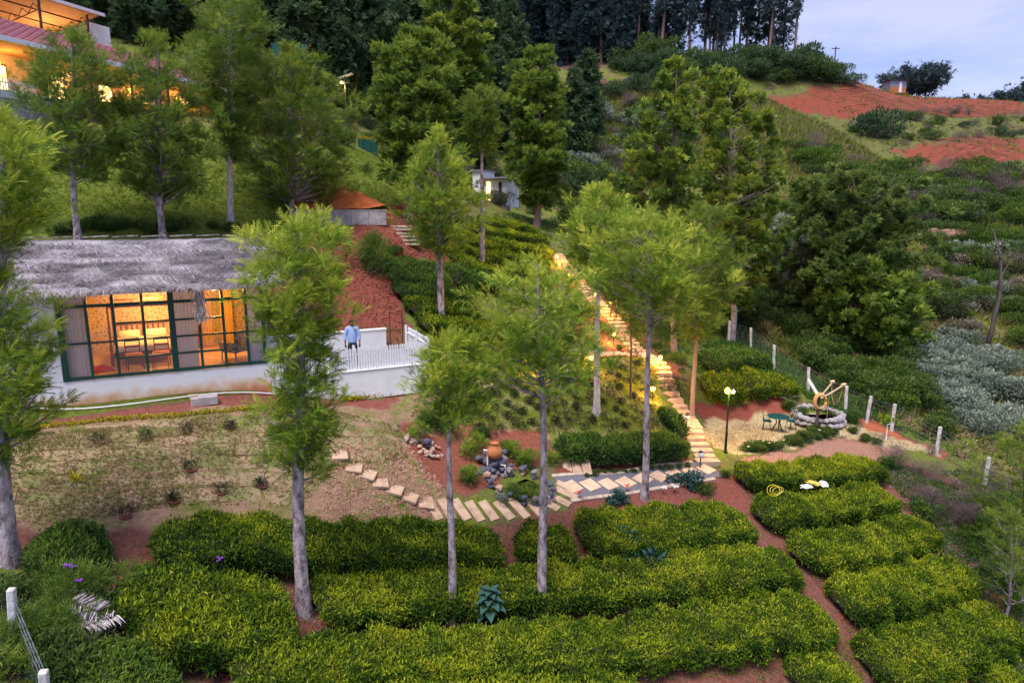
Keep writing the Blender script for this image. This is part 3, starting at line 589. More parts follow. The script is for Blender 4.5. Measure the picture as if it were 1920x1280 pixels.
tree('twin stemmed young tree with low crown beside the terrace', (1297, 792), [(380, 1290, 1330), (430, 1240, 1370), (500, 1225, 1395), (570, 1235, 1385), (620, 1260, 1350), (655, 1280, 1330)], 9, n=3200, limbs=56, size=.36, kind='dark', bark='bark_red', low=2.5)
tree('large silver oak cut by the left edge of the picture', (22, 1058), [(205, -60, 60), (240, -100, 88), (330, -120, 98), (400, -110, 92), (455, -90, 60, .6), (510, -60, 30, .25), (560, -70, 60, .5), (620, -100, 100), (690, -110, 110), (770, -100, 112), (825, -70, 80, .8), (880, -30, 50, .5)], 32, n=7000, limbs=100, size=.24, bark='bark', sway=.03)
tree('dark silver oak on the upper lawn in front of the lit veranda', (147, 452), [(52, 115, 150), (100, 65, 205), (170, 40, 225), (240, 45, 235), (300, 70, 215), (345, 120, 180)], 13, n=6000, limbs=90, size=.30, kind='dark')
tree('dense dark silver oak standing in the middle of the upper lawn', (305, 446), [(70, 275, 320), (120, 225, 370), (190, 212, 392), (260, 205, 400), (330, 215, 395), (380, 245, 360)], 13, n=9000, limbs=110, size=.30, kind='dark')
tree('tall silver oak with pale lower trunk right of the dense one', (434, 425), [(-20, 400, 460), (40, 350, 505), (100, 340, 510), (160, 375, 480), (240, 405, 470), (320, 420, 455)], 12, n=6000, limbs=80, size=.36, kind='dark', templ='frond3', bark='bark_pale')
tree('spreading olive silver oak above the orange soil mound', (548, 402), [(82, 520, 570), (140, 460, 630), (210, 440, 670), (280, 432, 680), (340, 455, 660), (390, 500, 600)], 10, n=9500, limbs=110, size=.36, kind='olive', templ='frond3', low=.7)
tree('thin bare stemmed sapling in the planted bed', (1182, 748), [(560, 1170, 1195), (600, 1160, 1210), (650, 1165, 1205)], 5, n=260, limbs=14, size=.26, kind='dark', bark='bark_dark', top_extra=1)
# ------------------------------------------------------------------ tea hedges
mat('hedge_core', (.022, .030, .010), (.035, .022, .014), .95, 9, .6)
def hedge(label, line, width=1.15, height=.75, dens=1250, leaf=.088, mt='leaf_tea', name='tea_hedge', group=None, cat='hedge', rough=1.0, young=.0, templ='leaf'):
    pts = [G(x, y, height) for x, y in line]; step = .16
    q, d = polyline(pts, step); n = len(q); pr = np.stack([-d[:, 1], d[:, 0]], -1)
    o = thing(name, label, cat, Vz(q[n // 2]), group=group); b = np.array(o.location)
    m = 15; th = np.linspace(-.62 * math.pi, .62 * math.pi, m); s = np.arange(n) * step; off = U(0, 90)
    S2, TH = np.meshgrid(s, th, indexing='ij')
    ends = np.clip(np.minimum(s, s[-1] - s) / .45, 0, 1) ** .5
    lump = 1 + rough * (.30 * (vnoise(S2 + off, TH * 1.3 + off, .8, 31) - .5) + .36 * (vnoise(S2 + off, TH * 2 + 7, .3, 32) - .5))
    bush = 1 + .10 * rough * np.cos(2 * math.pi * S2 / 1.05 + off + 2.2 * vnoise(S2, S2 * 0 + off, 2.3, 35)) + .12 * rough * (vnoise(S2, S2 * 0 + off, 1.7, 33) - .5)
    wv = np.sign(np.sin(TH)) * np.abs(np.sin(TH)) ** .85; hv = np.cos(TH); hv = np.where(hv > 0, hv ** .22, hv * .9)
    ww = (width / 2) * lump * bush * (.35 + .65 * ends[:, None]); hh = height * lump ** .7 * bush ** .45 * (.55 + .45 * ends[:, None])
    X = q[:, 0][:, None] + pr[:, 0][:, None] * wv * ww; Y = q[:, 1][:, None] + pr[:, 1][:, None] * wv * ww
    gz = H(q[:, 0], q[:, 1])[:, None] * .45 + H(X, Y) * .55
    Zz = np.maximum(gz + height * .42 + (hh - height * .42) * hv, H(X, Y) - .03)
    V = np.stack([X, Y, Zz], -1) - b
    i = np.arange(n - 1)[:, None] * m; j = np.arange(m - 1)[None]
    T = np.stack([i + j, i + j + 1, i + m + j + 1, i + j, i + m + j + 1, i + m + j], -1).reshape(-1, 3)
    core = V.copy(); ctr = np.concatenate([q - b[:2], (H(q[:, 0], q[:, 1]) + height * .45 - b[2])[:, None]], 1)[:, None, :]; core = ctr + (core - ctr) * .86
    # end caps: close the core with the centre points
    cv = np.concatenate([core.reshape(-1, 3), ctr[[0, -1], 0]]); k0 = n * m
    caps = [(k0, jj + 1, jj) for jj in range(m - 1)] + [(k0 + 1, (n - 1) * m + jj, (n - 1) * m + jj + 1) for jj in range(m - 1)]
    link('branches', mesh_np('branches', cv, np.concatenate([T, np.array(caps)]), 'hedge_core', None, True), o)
    t0, t1, t2 = V.reshape(-1, 3)[T[:, 0]], V.reshape(-1, 3)[T[:, 1]], V.reshape(-1, 3)[T[:, 2]]
    nr = np.cross(t1 - t0, t2 - t0); ar = np.linalg.norm(nr, axis=1) / 2; nr = unit(nr)
    k = int(ar.sum() * dens); f = R.choice(len(T), k, p=ar / ar.sum()); u, v = U(size=k), U(size=k); fl = u + v > 1; u[fl], v[fl] = 1 - u[fl], 1 - v[fl]
    nn = nr[f]; ctrp = np.repeat(ctr[:, 0], 1, 0)[np.clip((T[f, 0] // m), 0, n - 1)]
    pos = t0[f] + (t1 - t0)[f] * u[:, None] + (t2 - t0)[f] * v[:, None]; nn = np.where(((pos - ctrp) * nn).sum(1, keepdims=True) < 0, -nn, nn)
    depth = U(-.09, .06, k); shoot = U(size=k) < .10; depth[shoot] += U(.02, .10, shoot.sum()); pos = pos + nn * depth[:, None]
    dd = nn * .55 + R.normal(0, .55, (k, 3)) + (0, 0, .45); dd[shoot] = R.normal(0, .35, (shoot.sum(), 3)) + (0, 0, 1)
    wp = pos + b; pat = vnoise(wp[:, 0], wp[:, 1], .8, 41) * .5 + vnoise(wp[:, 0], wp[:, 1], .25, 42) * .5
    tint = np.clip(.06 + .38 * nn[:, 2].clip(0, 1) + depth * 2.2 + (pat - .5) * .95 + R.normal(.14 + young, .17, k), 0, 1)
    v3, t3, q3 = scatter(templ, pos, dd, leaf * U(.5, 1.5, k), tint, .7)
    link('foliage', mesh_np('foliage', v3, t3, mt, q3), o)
    return o
GT = 'tea hedges in the foreground field'
hedge('short dark tea hedge beside the left edge trunk', [(45, 1015), (120, 1015), (200, 1035)], 1.6, .7, mt='leaf_tea_dark', young=.15)
hedge('uppermost long tea hedge along the foot of the dry lawn', [(285, 1010), (420, 1000), (560, 1008), (700, 1012), (830, 1005), (940, 1012)], 1.55, .7, mt='leaf_tea', young=-.12)
hedge('short tea hedge below the slanted slab path', [(965, 1005), (1030, 1012), (1085, 1018)], 1.4, .7, young=-.12)
hedge('wide dark tea hedge below the tiled path', [(1085, 985), (1200, 985), (1300, 972), (1400, 965)], 1.85, .64, young=-.10)
hedge('second long tea hedge crossing the foreground behind the bare trunks', [(590, 1110), (700, 1105), (840, 1095), (1000, 1090), (1150, 1080), (1300, 1060), (1490, 1050)], 1.52, .64)
hedge('dark mixed tea hedge left of the tall long-crowned tree', [(215, 1095), (330, 1105), (430, 1115), (545, 1120)], 1.55, .7, young=-.08)
hedge('lower left tea hedge next to the dry palm leaves', [(250, 1175), (380, 1165), (480, 1165), (560, 1175)], 1.45, .7)
hedge('third long tea hedge sweeping along the bottom of the picture', [(430, 1235), (560, 1240), (700, 1225), (850, 1215), (1000, 1205), (1150, 1195), (1300, 1175), (1430, 1155), (1555, 1145)], 1.52, .64)
hedge('dark tea hedge in the bottom left corner by the fence', [(120, 1250), (220, 1255), (330, 1265)], 1.5, .7, mt='leaf_tea_dark', young=.2)
hedge('tea hedge cut by the bottom edge below the third row', [(380, 1330), (800, 1325), (1000, 1310), (1230, 1295)], 1.5, .64)
hedge('small tea hedge at the bottom edge between the soil paths', [(1500, 1262), (1560, 1258), (1618, 1268)], 1.5, .7)
GR = 'tea hedges right of the soil path'
hedge('top tea hedge right of the path below the terrace', [(1392, 885), (1500, 878), (1580, 868), (1655, 868)], 1.45, .64, young=.03)
hedge('tea hedge with the yellow hose and plastic sacks behind it', [(1425, 952), (1520, 945), (1600, 930), (1670, 920)], 1.45, .64)
hedge('third tea hedge right of the soil path', [(1492, 1024), (1580, 1020), (1660, 1003), (1745, 980)], 1.4, .64)
hedge('fourth tea hedge right of the soil path', [(1575, 1113), (1670, 1100), (1740, 1080), (1815, 1058)], 1.5, .64)
hedge('lowest large tea hedge in the bottom right corner', [(1628, 1230), (1730, 1215), (1800, 1190), (1900, 1150)], 1.6, .64)
hedge('tea hedge just entering the bottom right corner', [(1860, 1285), (1930, 1262)], 1.5, .64)
hedge('bright tea hedge on the bank above the seating terrace', [(1320, 715), (1380, 712), (1440, 706), (1500, 715)], 1.6, .7, leaf=.11, dens=700, name='tea_hedge')
hedge('darker tea hedge farther back along the wire fence', [(1325, 668), (1380, 662), (1440, 668)], 1.6, .8, leaf=.14, dens=420, mt='leaf_tea_dark', young=.1)
hedge('clipped dark hedge edging the planted bed above the tiled path', [(1048, 828), (1110, 828), (1180, 828), (1240, 824), (1282, 818)], 1.15, .72, mt='leaf_tea_dark', leaf=.11, dens=800, young=.10, rough=.6)
hedge('low hedge running down beside the garden stairs', [(1283, 806), (1268, 786), (1252, 770), (1243, 755)], .7, .5, mt='leaf_tea_dark', leaf=.11, dens=700, young=.05)
for k, (lab, ln, hh, mt_) in enumerate([
    ('topmost tea row under the white hut', [(905, 408), (955, 415), (1010, 430)], .7, 'leaf_tea'), ('second tea row from the top of the terraces', [(890, 424), (955, 434), (1030, 446)], .7, 'leaf_tea'),
    ('third tea row from the top of the terraces', [(870, 440), (950, 454), (1040, 466)], .7, 'leaf_tea'), ('fourth tea row from the top of the terraces', [(870, 463), (940, 474), (1025, 484)], .7, 'leaf_tea'),
    ('fifth tea row from the top of the terraces', [(865, 487), (940, 496), (1030, 504)], .7, 'leaf_tea'), ('sixth tea row of the terraces behind the slim trunk', [(850, 512), (930, 521), (1010, 526)], .75, 'leaf_tea_dark'),
    ('dark bluish tea row at the edge of the red bank', [(730, 498), (790, 506), (850, 520)], .8, 'leaf_tea_dark'), ('dark tea row below the bluish one', [(745, 530), (810, 540), (890, 555)], .85, 'leaf_tea_dark'),
    ('tea row above the fence corner', [(770, 562), (830, 570), (900, 584)], .8, 'leaf_tea'), ('lowest tea row behind the picket fence', [(790, 592), (860, 598), (930, 612), (1000, 618)], .7, 'leaf_tea')]):
    hedge(lab, ln, 1.8, hh, leaf=.12, dens=520, mt=mt_, young=.08)
# ------------------------------------------------------------------ thatched cottage (local frame: x along the front, y into the house, z up from the floor)
RZ = math.atan2(e1[1], e1[0])
ct = thing('cottage', 'white thatched cottage with green framed glass front and lit room', 'cottage', A0, RZ)
WL, WR, DP, TOPZ = -5.0, 5.55, 4.4, 2.95
m, nt, b, o = newmat('plinth'); b.inputs['Roughness'].default_value = .9
tcn = N(nt, 'ShaderNodeTexCoord'); sx = N(nt, 'ShaderNodeSeparateXYZ'); nt.links.new(tcn.outputs['Object'], sx.inputs[0])
nz = N(nt, 'ShaderNodeTexNoise'); nz.inputs['Scale'].default_value = 2.2; nz.inputs['Detail'].default_value = 6; nt.links.new(tcn.outputs['Object'], nz.inputs['Vector'])
ma = N(nt, 'ShaderNodeMath', operation='MULTIPLY_ADD'); ma.inputs[1].default_value = .75; nt.links.new(nz.outputs[0], ma.inputs[0]); nt.links.new(sx.outputs[2], ma.inputs[2])
mr = N(nt, 'ShaderNodeMapRange'); mr.inputs[1].default_value = -.45; mr.inputs[2].default_value = .02; nt.links.new(ma.outputs[0], mr.inputs[0])
cr = N(nt, 'ShaderNodeValToRGB'); cr.color_ramp.elements[0].color = (.55, .22, .09, 1); cr.color_ramp.elements[1].color = (.80, .79, .79, 1); k = cr.color_ramp.elements.new(.45); k.color = (.72, .50, .33, 1)
nt.links.new(mr.outputs[0], cr.inputs[0]); nt.links.new(cr.outputs[0], b.inputs['Base Color'])    # soil splashed up the foot of the wall
B(((WL + WR) / 2, DP / 2, -.62), (WR - WL, DP, 1.2)).build('plinth', 'plinth', ct)
B(((WL - .08) / 2, .10, TOPZ / 2 - .01), (-.08 - WL, .2, TOPZ)).build('wall', 'plaster', ct)            # blank front wall left of the glass
for x in (WL + .1, WR - .05): B((x, DP / 2 + .11, TOPZ / 2 - .01), (.16, DP - .22, TOPZ)).build('wall', 'plaster', ct)
m, nt, b, o = newmat('stone_cladding'); b.inputs['Roughness'].default_value = .85
tcn = N(nt, 'ShaderNodeTexCoord'); vo = N(nt, 'ShaderNodeTexVoronoi', feature='DISTANCE_TO_EDGE'); vo.inputs['Scale'].default_value = 9; vc = N(nt, 'ShaderNodeTexVoronoi'); vc.inputs['Scale'].default_value = 7.5
for q_ in (vo, vc): nt.links.new(tcn.outputs['Object'], q_.inputs['Vector'])
r1 = N(nt, 'ShaderNodeValToRGB'); r1.color_ramp.elements[0].position = .04; r1.color_ramp.elements[1].position = .30; r1.color_ramp.elements[0].color = (.60, .46, .29, 1); r1.color_ramp.elements[1].color = (.34, .22, .13, 1)
nt.links.new(vo.outputs['Distance'], r1.inputs[0]); nt.links.new(r1.outputs[0], b.inputs['Base Color'])
B((2.75, DP - .03, 1.45), (5.3, .10, 2.9)).build('back_wall', 'stone_cladding', ct)
B((2.75, DP - .10, 2.45), (5.3, .03, .95)).build('wall_panel', 'cream', ct)
B((.16, 2.3, 1.45), (.08, 4.0, 2.9)).build('room_wall', 'cream', ct); B((5.38, 2.3, 1.45), (.06, 4.0, 2.9)).build('room_wall', 'cream', ct)
B((2.75, 2.2, .005), (5.3, 4.1, .03)).build('floor', 'wood_floor', ct)
for k in range(9): B((.5 + k * .6, 1.2, .024), (.02, 2.2, .008), .5).build('floor_seam', 'linen', ct)
# glass front
XM = [0.0, .66, 1.33, 2.08, 2.84, 3.58, 4.26, 4.93, 5.42]; TR = 2.13
for i, x in enumerate(XM):
    wd = {0: .13, 4: .17, 8: .10}.get(i, .075)
    B((x, .0, 1.40), (wd, .10, 2.8)).build('mullion', 'green_frame', ct)
for i in range(8):
    x0, x1 = XM[i] + .04, XM[i + 1] - .04; xc, wd = (x0 + x1) / 2, x1 - x0
    lv = [.045, TR] + ([1.06] if i in (0, 1, 6, 7) else [.55, 1.07, 1.58])
    for z in sorted(lv): B((xc, .0, z), (wd - .003, .07, .085 if z in (.045, TR) else .055)).build('glazing_bar', 'green_frame', ct)
    ed = sorted(lv) + [2.8]
    for z0, z1 in zip(ed[:-1], ed[1:]): B((xc, .012, (z0 + z1) / 2), (wd - .002, .006, z1 - z0 - .06)).build('pane', 'glass', ct)
def curtain(x0, x1, y, z0, z1, mt, parent, tie=0.0, amp=.016):
    n = 40; mb = MB(); zz = np.linspace(z0, z1, 8)
    for z in zz:
        f = (z - z0) / (z1 - z0); sh = 1 - tie * math.sin(math.pi * min(f * 1.0, 1)) if tie else 1
        for k in range(n + 1):
            t = k / n; x = x0 + (x1 - x0) * t * sh; mb.v.append((x, y + amp * math.sin(t * 38 + 1.2 * math.sin(z * 1.3)) + .012 * math.sin(t * 90), z))
    mb.f = [(r * (n + 1) + k, r * (n + 1) + k + 1, (r + 1) * (n + 1) + k + 1, (r + 1) * (n + 1) + k) for r in range(7) for k in range(n)]
    return mb
def own(name, label, cat, loc, rz=None, group=None): return thing(name, label, cat, loc, RZ if rz is None else RZ + rz, group)
for x0, x1, tie, lab in ((.07, .62, 0, 'grey curtain at the left end of the glass front'), (2.93, 3.50, -.0, 'grey curtain beside the thick middle post'), (4.97, 5.38, 0, 'grey curtain at the right end of the glass front')):
    t = own('curtain', lab, 'curtain', cot(x0, .16, .03)); curtain(0, x1 - x0, 0, 0, 2.74, 'curtain', t).build('fabric', 'curtain', t, True)
    MB().tube([(-.04, 0, 2.77), (x1 - x0 + .04, 0, 2.77)], .015).build('rod', 'metal_dark', t)
for x, lab in ((3.75, 'yellow curtain drawn back by the dresser'), (4.45, 'yellow curtain at the rear window by the armchair')):
    t = own('curtain', lab, 'curtain', cot(x, 3.9, .03)); curtain(0, .42, 0, 0, 2.7, 'curtain_yellow', t).build('fabric', 'curtain_yellow', t, True)
    MB().tube([(-.05, 0, 2.72), (.5, 0, 2.72)], .015).build('rod', 'metal_dark', t)
# bed with four posts
bd = own('four_poster_bed', 'wooden four-poster bed with white bedding inside the cottage', 'bed', cot(1.95, 2.55, .02))
for sx in (-.86, .86):
    for sy in (-1.0, 1.0): MB().lathe([(.05, 0), (.05, .35), (.035, .4), (.05, .6), (.032, .7), (.038, 1.3), (.028, 1.4), (.03, 1.85), (.045, 1.9), (.01, 1.98)], 8, (sx, sy, 0)).build('post', 'wood', bd)
B((0, 0, .32), (1.66, 1.96, .12)).build('bed_frame', 'wood', bd)
hb = B((0, 1.0, 1.02), (1.6, .05, .08)).build('headboard', 'wood', bd)
for k in range(9): B((-.64 + k * .16, 1.0, .72), (.06, .03, .52)).build('slat', 'wood', hb)
B((0, -.02, .50), (1.6, 1.88, .22)).build('mattress', 'linen', bd, bevel=.05)
for sx in (-.4, .4):
    MB().box((sx, .68, .70), (.62, .42, .16), M=Matrix.Rotation(.5, 3, 'X')).build('pillow', 'linen', bd, True, .05)
for k in range(2): B((0, -1.0 + 2.0 * k, 1.86), (1.66, .04, .05)).build('canopy_rail', 'wood', bd)
def chair(o, wood, seatm, h=.45, w=.46):
    B((0, 0, h), (w, w, .06)).build('seat', seatm, o, bevel=.012)
    for sx in (-1, 1):
        for sy in (-1, 1): MB().tube([(sx * w * .42, sy * w * .42, h - .03), (sx * w * .48, sy * w * .48, 0)], [.022, .016], 6).build('leg', wood, o)
    bk = MB()
    for sx in (-1, 1): bk.tube([(sx * w * .42, -w * .45, h), (sx * w * .44, -w * .56, h + .46)], .018, 6)
    bk.box((0, -w * .55, h + .42), (w * .9, .03, .10)); bk.box((0, -w * .50, h + .22), (w * .84, .025, .06)); bk.build('backrest', wood, o)
chair(own('dining_chair', 'wooden chair with orange seat at the foot of the bed', 'chair', cot(1.72, .85, .02), 3.3), 'wood', 'seat_orange')
chair(own('dining_chair', 'wooden chair with orange seat by the middle post', 'chair', cot(2.45, .85, .02), 3.0), 'wood', 'seat_orange')
ds = own('dresser', 'wooden dresser standing against the rear wall', 'dresser', cot(3.45, 3.7, .02))
B((0, 0, .42), (.7, .4, .84)).build('body', 'wood', ds)
for k in range(3): B((0, -.21, .17 + .26 * k), (.62, .02, .22)).build('drawer', 'wood', ds)
mat('armchair_fabric', (.55, .50, .48), (.06, .055, .06), .9, 22, lo=.46, hi=.54)
ac = own('armchair', 'patterned black and white armchair near the right end', 'armchair', cot(4.62, .95, .02), -2.4)
B((0, 0, .36), (.66, .66, .18)).build('seat', 'armchair_fabric', ac, bevel=.04); B((0, .34, .66), (.72, .14, .68)).build('backrest', 'armchair_fabric', ac, bevel=.04)
for sx in (-.36, .36):
    B((sx, .02, .52), (.12, .62, .22)).build('armrest', 'armchair_fabric', ac, bevel=.03)
    for sy in (-.27, .27): MB().tube([(sx * .8, sy, .28), (sx * .85, sy * 1.08, 0)], .022, 6).build('leg', 'wood', ac)
rg = own('rug', 'red rug on the floor beside the bed', 'rug', cot(.72, 1.3, .024)); B((0, 0, .008), (.62, 1.1, .012), .35).build('pile', 'rug_red', rg)
def plight(loc, watts, col=(1, .58, .20), rad=.08, name='bulb_light', parent=None):
    l = bpy.data.lights.new(name, 'POINT'); l.energy = watts; l.color = col; l.shadow_soft_size = rad
    o = bpy.data.objects.new(name, l); C.objects.link(o); o.location = loc
    if parent is not None: o.parent = parent
    return o
def pendant(s, d, z, label, watts):
    t = own('pendant_lamp', label, 'lamp', cot(s, d, z))
    MB().lathe([(.02, .17), (.09, .13), (.12, .04), (.11, -.06), (.05, -.12)], 12).build('globe', 'bulb_soft', t, True)
    MB().tube([(0, 0, .165), (0, 0, TOPZ - z)], .008, 5).build('cord', 'metal_dark', t)
    plight((0, 0, -.28), watts, (1, .50, .13), .12, parent=t)
pendant(4.15, 1.7, 2.35, 'lit globe pendant lamp near the yellow curtains', 55)
pendant(2.25, 3.3, 2.2, 'lit globe pendant lamp above the bed', 60)
# thatched roof
EZ, RZZ = 2.62, 3.88; YE, YR = -.55, 2.25; XL, XR = -5.4, 5.75
def roofz(y): return EZ + (RZZ - EZ) * (y - YE) / (YR - YE) if y <= YR else RZZ - (RZZ - EZ) * .9 * (y - YR) / (YR - YE)
rb = MB(); nX = 24; yy = [YE, .4, 1.4, YR, 3.3, 5.05]
for i in range(nX + 1):
    x = XL + (XR - XL) * i / nX
    for y in yy: rb.v.append((x, y, roofz(y) + U(-.03, .03)))
for i in range(nX + 1):
    x = XL + (XR - XL) * i / nX
    for y in yy: rb.v.append((x, y, roofz(y) - .14))
k0 = (nX + 1) * 6
for i in range(nX):
    for j in range(5):
        a_ = i * 6 + j; rb.f += [(a_, a_ + 6, a_ + 7, a_ + 1), (a_ + k0, a_ + k0 + 1, a_ + k0 + 7, a_ + k0 + 6)]
    rb.f += [(i * 6, i * 6 + k0, i * 6 + 6 + k0, i * 6 + 6), (i * 6 + 5, i * 6 + 11, i * 6 + 11 + k0, i * 6 + 5 + k0)]
for e_ in (0, nX * 6):
    for j in range(5): rb.f.append((e_ + j, e_ + j + 1, e_ + j + 1 + k0, e_ + j + k0))
roof = rb.build('roof', 'thatch_base', ct)
# strands of the dried palm leaf courses
k = 48000; slope = (RZZ - EZ) / (YR - YE); course = np.floor(U(0, 11, k)); yc = YE - .08 + (course + U(0, 1, k)) / 11 * (YR - YE + .1); xc = U(XL, XR, k)
sagx = .05 * (vnoise(xc * 1.0 + 20, yc * 0 + 3, 1.2, 51) - .5) + .03 * (vnoise(xc + 20, yc + 5, .35, 52) - .5)
zz = EZ + (yc - YE) * slope + .04 + .10 * (1 - ((yc - YE + .08) * 11 / (YR - YE + .1)) % 1) + sagx
ang = np.where(U(size=k) < .5, R.normal(.62, .38, k), R.normal(-.62, .38, k)) + math.pi
pos = np.stack([xc, yc, zz], -1); d = np.stack([np.sin(ang), np.cos(ang), np.cos(ang) * slope + R.normal(0, .035, k)], -1)
saw = ((yc - YE + .08) * 11 / (YR - YE + .1)) % 1
tint = np.clip(.45 + (vnoise(xc * .6 + 30, yc * 3 + 30, .5, 53) - .5) * 1.1 + R.normal(0, .22, k), 0, 1)
p1 = scatter('straw', pos, d, U(.28, .62, k), tint, .12)
# ragged eave: drooping tips and longer hanging fronds
ke = 5200; xe = U(XL, XR, ke); drop = np.where(xe < 1.1, .22, .03) * (.4 + vnoise(xe + 9, xe * 0, .5, 54)); pe = np.stack([xe, YE - .03 + U(-.06, .10, ke), EZ + .06 - drop * U(0, 1, ke)], -1)
de = np.stack([R.normal(0, .65, ke), R.normal(-.5, .3, ke), R.normal(-.28, .22, ke)], -1)
p2 = scatter('straw', pe, de, U(.14, .34, ke), np.clip(R.normal(.6, .25, ke), 0, 1), .5)
kh = 420; fx = 3.62 + R.normal(0, .08, kh); fz = EZ + .1 - U(0, 1.05, kh); p3 = scatter('needle', np.stack([fx, YE - .02 + R.normal(0, .04, kh), fz], -1), np.stack([R.normal(0, .5, kh), R.normal(0, .2, kh), -np.ones(kh)], -1), U(.15, .3, kh), np.clip(R.normal(.45, .2, kh), 0, 1))
v, t, q = join(p1, p2, p3); tag(link('thatch', mesh_np('thatch', v, t, 'thatch', q), roof), 'dried palm leaf thatch bleached grey', None, None, 'stuff')
for k in range(14): MB().tube([(XL + .4 + .8 * k, YR - .1, RZZ + .12), (XL + 1.1 + .8 * k, YR + .05, RZZ + .15)], .02, 5).build('ridge_pole', 'bark', roof)
# foot of the cottage: pipe along the wall, box step, yellow border plants
pp = thing('water_pipe', 'thin white water pipe lying along the cottage wall', 'pipe', Vz(cot(2, -.45)))
MB().tube([np.array(Vz(cot(s, -.40 - .1 * math.sin(s)), .07)) - np.array(pp.location) for s in np.linspace(-1.5, 5.6, 16)], .022, 6).build('pipe', 'pvc', pp)
bx = thing('concrete_block', 'small concrete block in the soil strip before the cottage', 'block', Vz(cot(3.5, -.85)), RZ); B((0, 0, .10), (.75, .35, .26)).build('block', 'concrete', bx, bevel=.02); B((-.3, .1, .25), (.25, .2, .05)).build('cap', 'slab_edge', bx)
def border(label, pts, mt, w, h, n, size, name='border_plants', cat='plants'):
    q, d = polyline(pts, .1); o = thing(name, label, cat, Vz(q[len(q) // 2])); i = R.integers(0, len(q), n)
    x = q[i, 0] + R.normal(0, w, n); y = q[i, 1] + R.normal(0, w, n); p = np.stack([x, y, H(x, y) + U(.0, h, n)], -1) - np.array(o.location)
    v, t, q_ = scatter('broad', p, R.normal(0, .6, (n, 3)) + (0, 0, .8), size * U(.6, 1.3, n), np.clip(R.normal(.5, .25, n), 0, 1)); link('foliage', mesh_np('foliage', v, t, mt, q_), o); return o
border('row of low yellow-leaved plants in front of the cottage', [G(60, 805), G(200, 790), G(330, 782), G(430, 772), G(480, 769)], 'leaf_yellow', .05, .10, 1500, .07)
border('row of low yellow-leaved plants at the foot of the patio wall', [G(640, 752), G(700, 745), G(785, 732)], 'leaf_yellow', .05, .13, 1100, .08)
# ------------------------------------------------------------------ patio, fence, person
pa = struct('patio', 'paved patio beside the cottage'); S0, S1, D1 = 5.56, 10.95, 3.1
B((0, 0, 0), (1, 1, 1)); mb = MB().prism([tuple(cot(S0, .02)[:2]), tuple(cot(S1, .02)[:2]), tuple(cot(S1, D1)[:2]), tuple(cot(S0, D1)[:2])], PATIO - .5, PATIO - .004); mat('paving', (.30, .28, .30), (.20, .185, .20), .9, 3, .3); mb.build('paving', 'paving', pa)
pw = thing('patio_wall', 'white retaining wall under the picket fence', 'wall', cot(S0, 0, -.55), RZ)
B(((S1 - S0) / 2, -.10, -.50), (S1 - S0, .2, 1.0)).build('face', 'plaster', pw, loc=(0, 0, 0)); B(((S1 - S0) / 2, -.10, .021), (S1 - S0 + .04, .26, .045)).build('coping', 'white_paint', pw, bevel=.01)
bw = thing('back_wall', 'low white retaining wall behind the patio at the red bank', 'wall', cot(S0 - .3, D1 + .1, -.55), RZ)
B((2.55, 0, .36), (5.1, .18, .86)).build('face', 'plaster', bw); B((2.55, 0, .815), (5.14, .24, .045)).build('coping', 'white_paint', bw)
def fence(label, p0, p1, nP, h=.76, gap=None):
    p0, p1 = np.array(p0), np.array(p1); L = np.linalg.norm((p1 - p0)[:2]); rz = math.atan2(p1[1] - p0[1], p1[0] - p0[0]); o = thing('picket_fence', label, 'fence', p0, rz); sl = (p1[2] - p0[2]) / L
    pk = MB(); pk.add([(-.034, -.01, .0), (.034, -.01, .0), (.034, -.01, h - .05), (0, -.01, h), (-.034, -.01, h - .05), (-.034, .01, .0), (.034, .01, .0), (.034, .01, h - .05), (0, .01, h), (-.034, .01, h - .05)],
                      [(0, 1, 2, 3, 4), (9, 8, 7, 6, 5), (0, 5, 6, 1), (1, 6, 7, 2), (2, 7, 8, 3), (3, 8, 9, 4), (4, 9, 5, 0)]); pm = pk.mesh('picket', 'white_paint')
    for k in range(nP):
        x = (k + .5) * L / nP; q = link('picket', pm, o, (x, -.022, x * sl + .03 + U(-.006, .006))); q.rotation_euler = (0, U(-.015, .015), 0)
    for z in (.14, h - .20): MB().tube([(0, 0.008, z), (L, 0.008, z + L * sl)], .022, 4).build('rail', 'white_paint', o)
    for x in (0, L / 2, L): B((x, .06, x * sl + (h + .1) / 2), (.075, .075, h + .1)).build('post', 'white_paint', o)
fence('white picket fence along the front of the patio', cot(S0 + .02, -.10, -.53), cot(S1, -.10, -.53), 58)
fence('white picket fence along the far right side of the patio', cot(S1, -.05, -.53), cot(S1 + .02, 2.3, -.45), 20, .85)
gt = thing('garden_gate', 'thin dark iron gate frame at the corner of the patio', 'gate', cot(S1 - .55, 2.7, -.55), RZ)
for x in (0, .5): MB().tube([(x, 0, 0), (x, 0, 1.55)], .02, 6).build('post', 'metal_dark', gt)
for z in (.1, .8, 1.5): MB().tube([(0, 0, z), (.5, 0, z)], .014, 5).build('bar', 'metal_dark', gt)
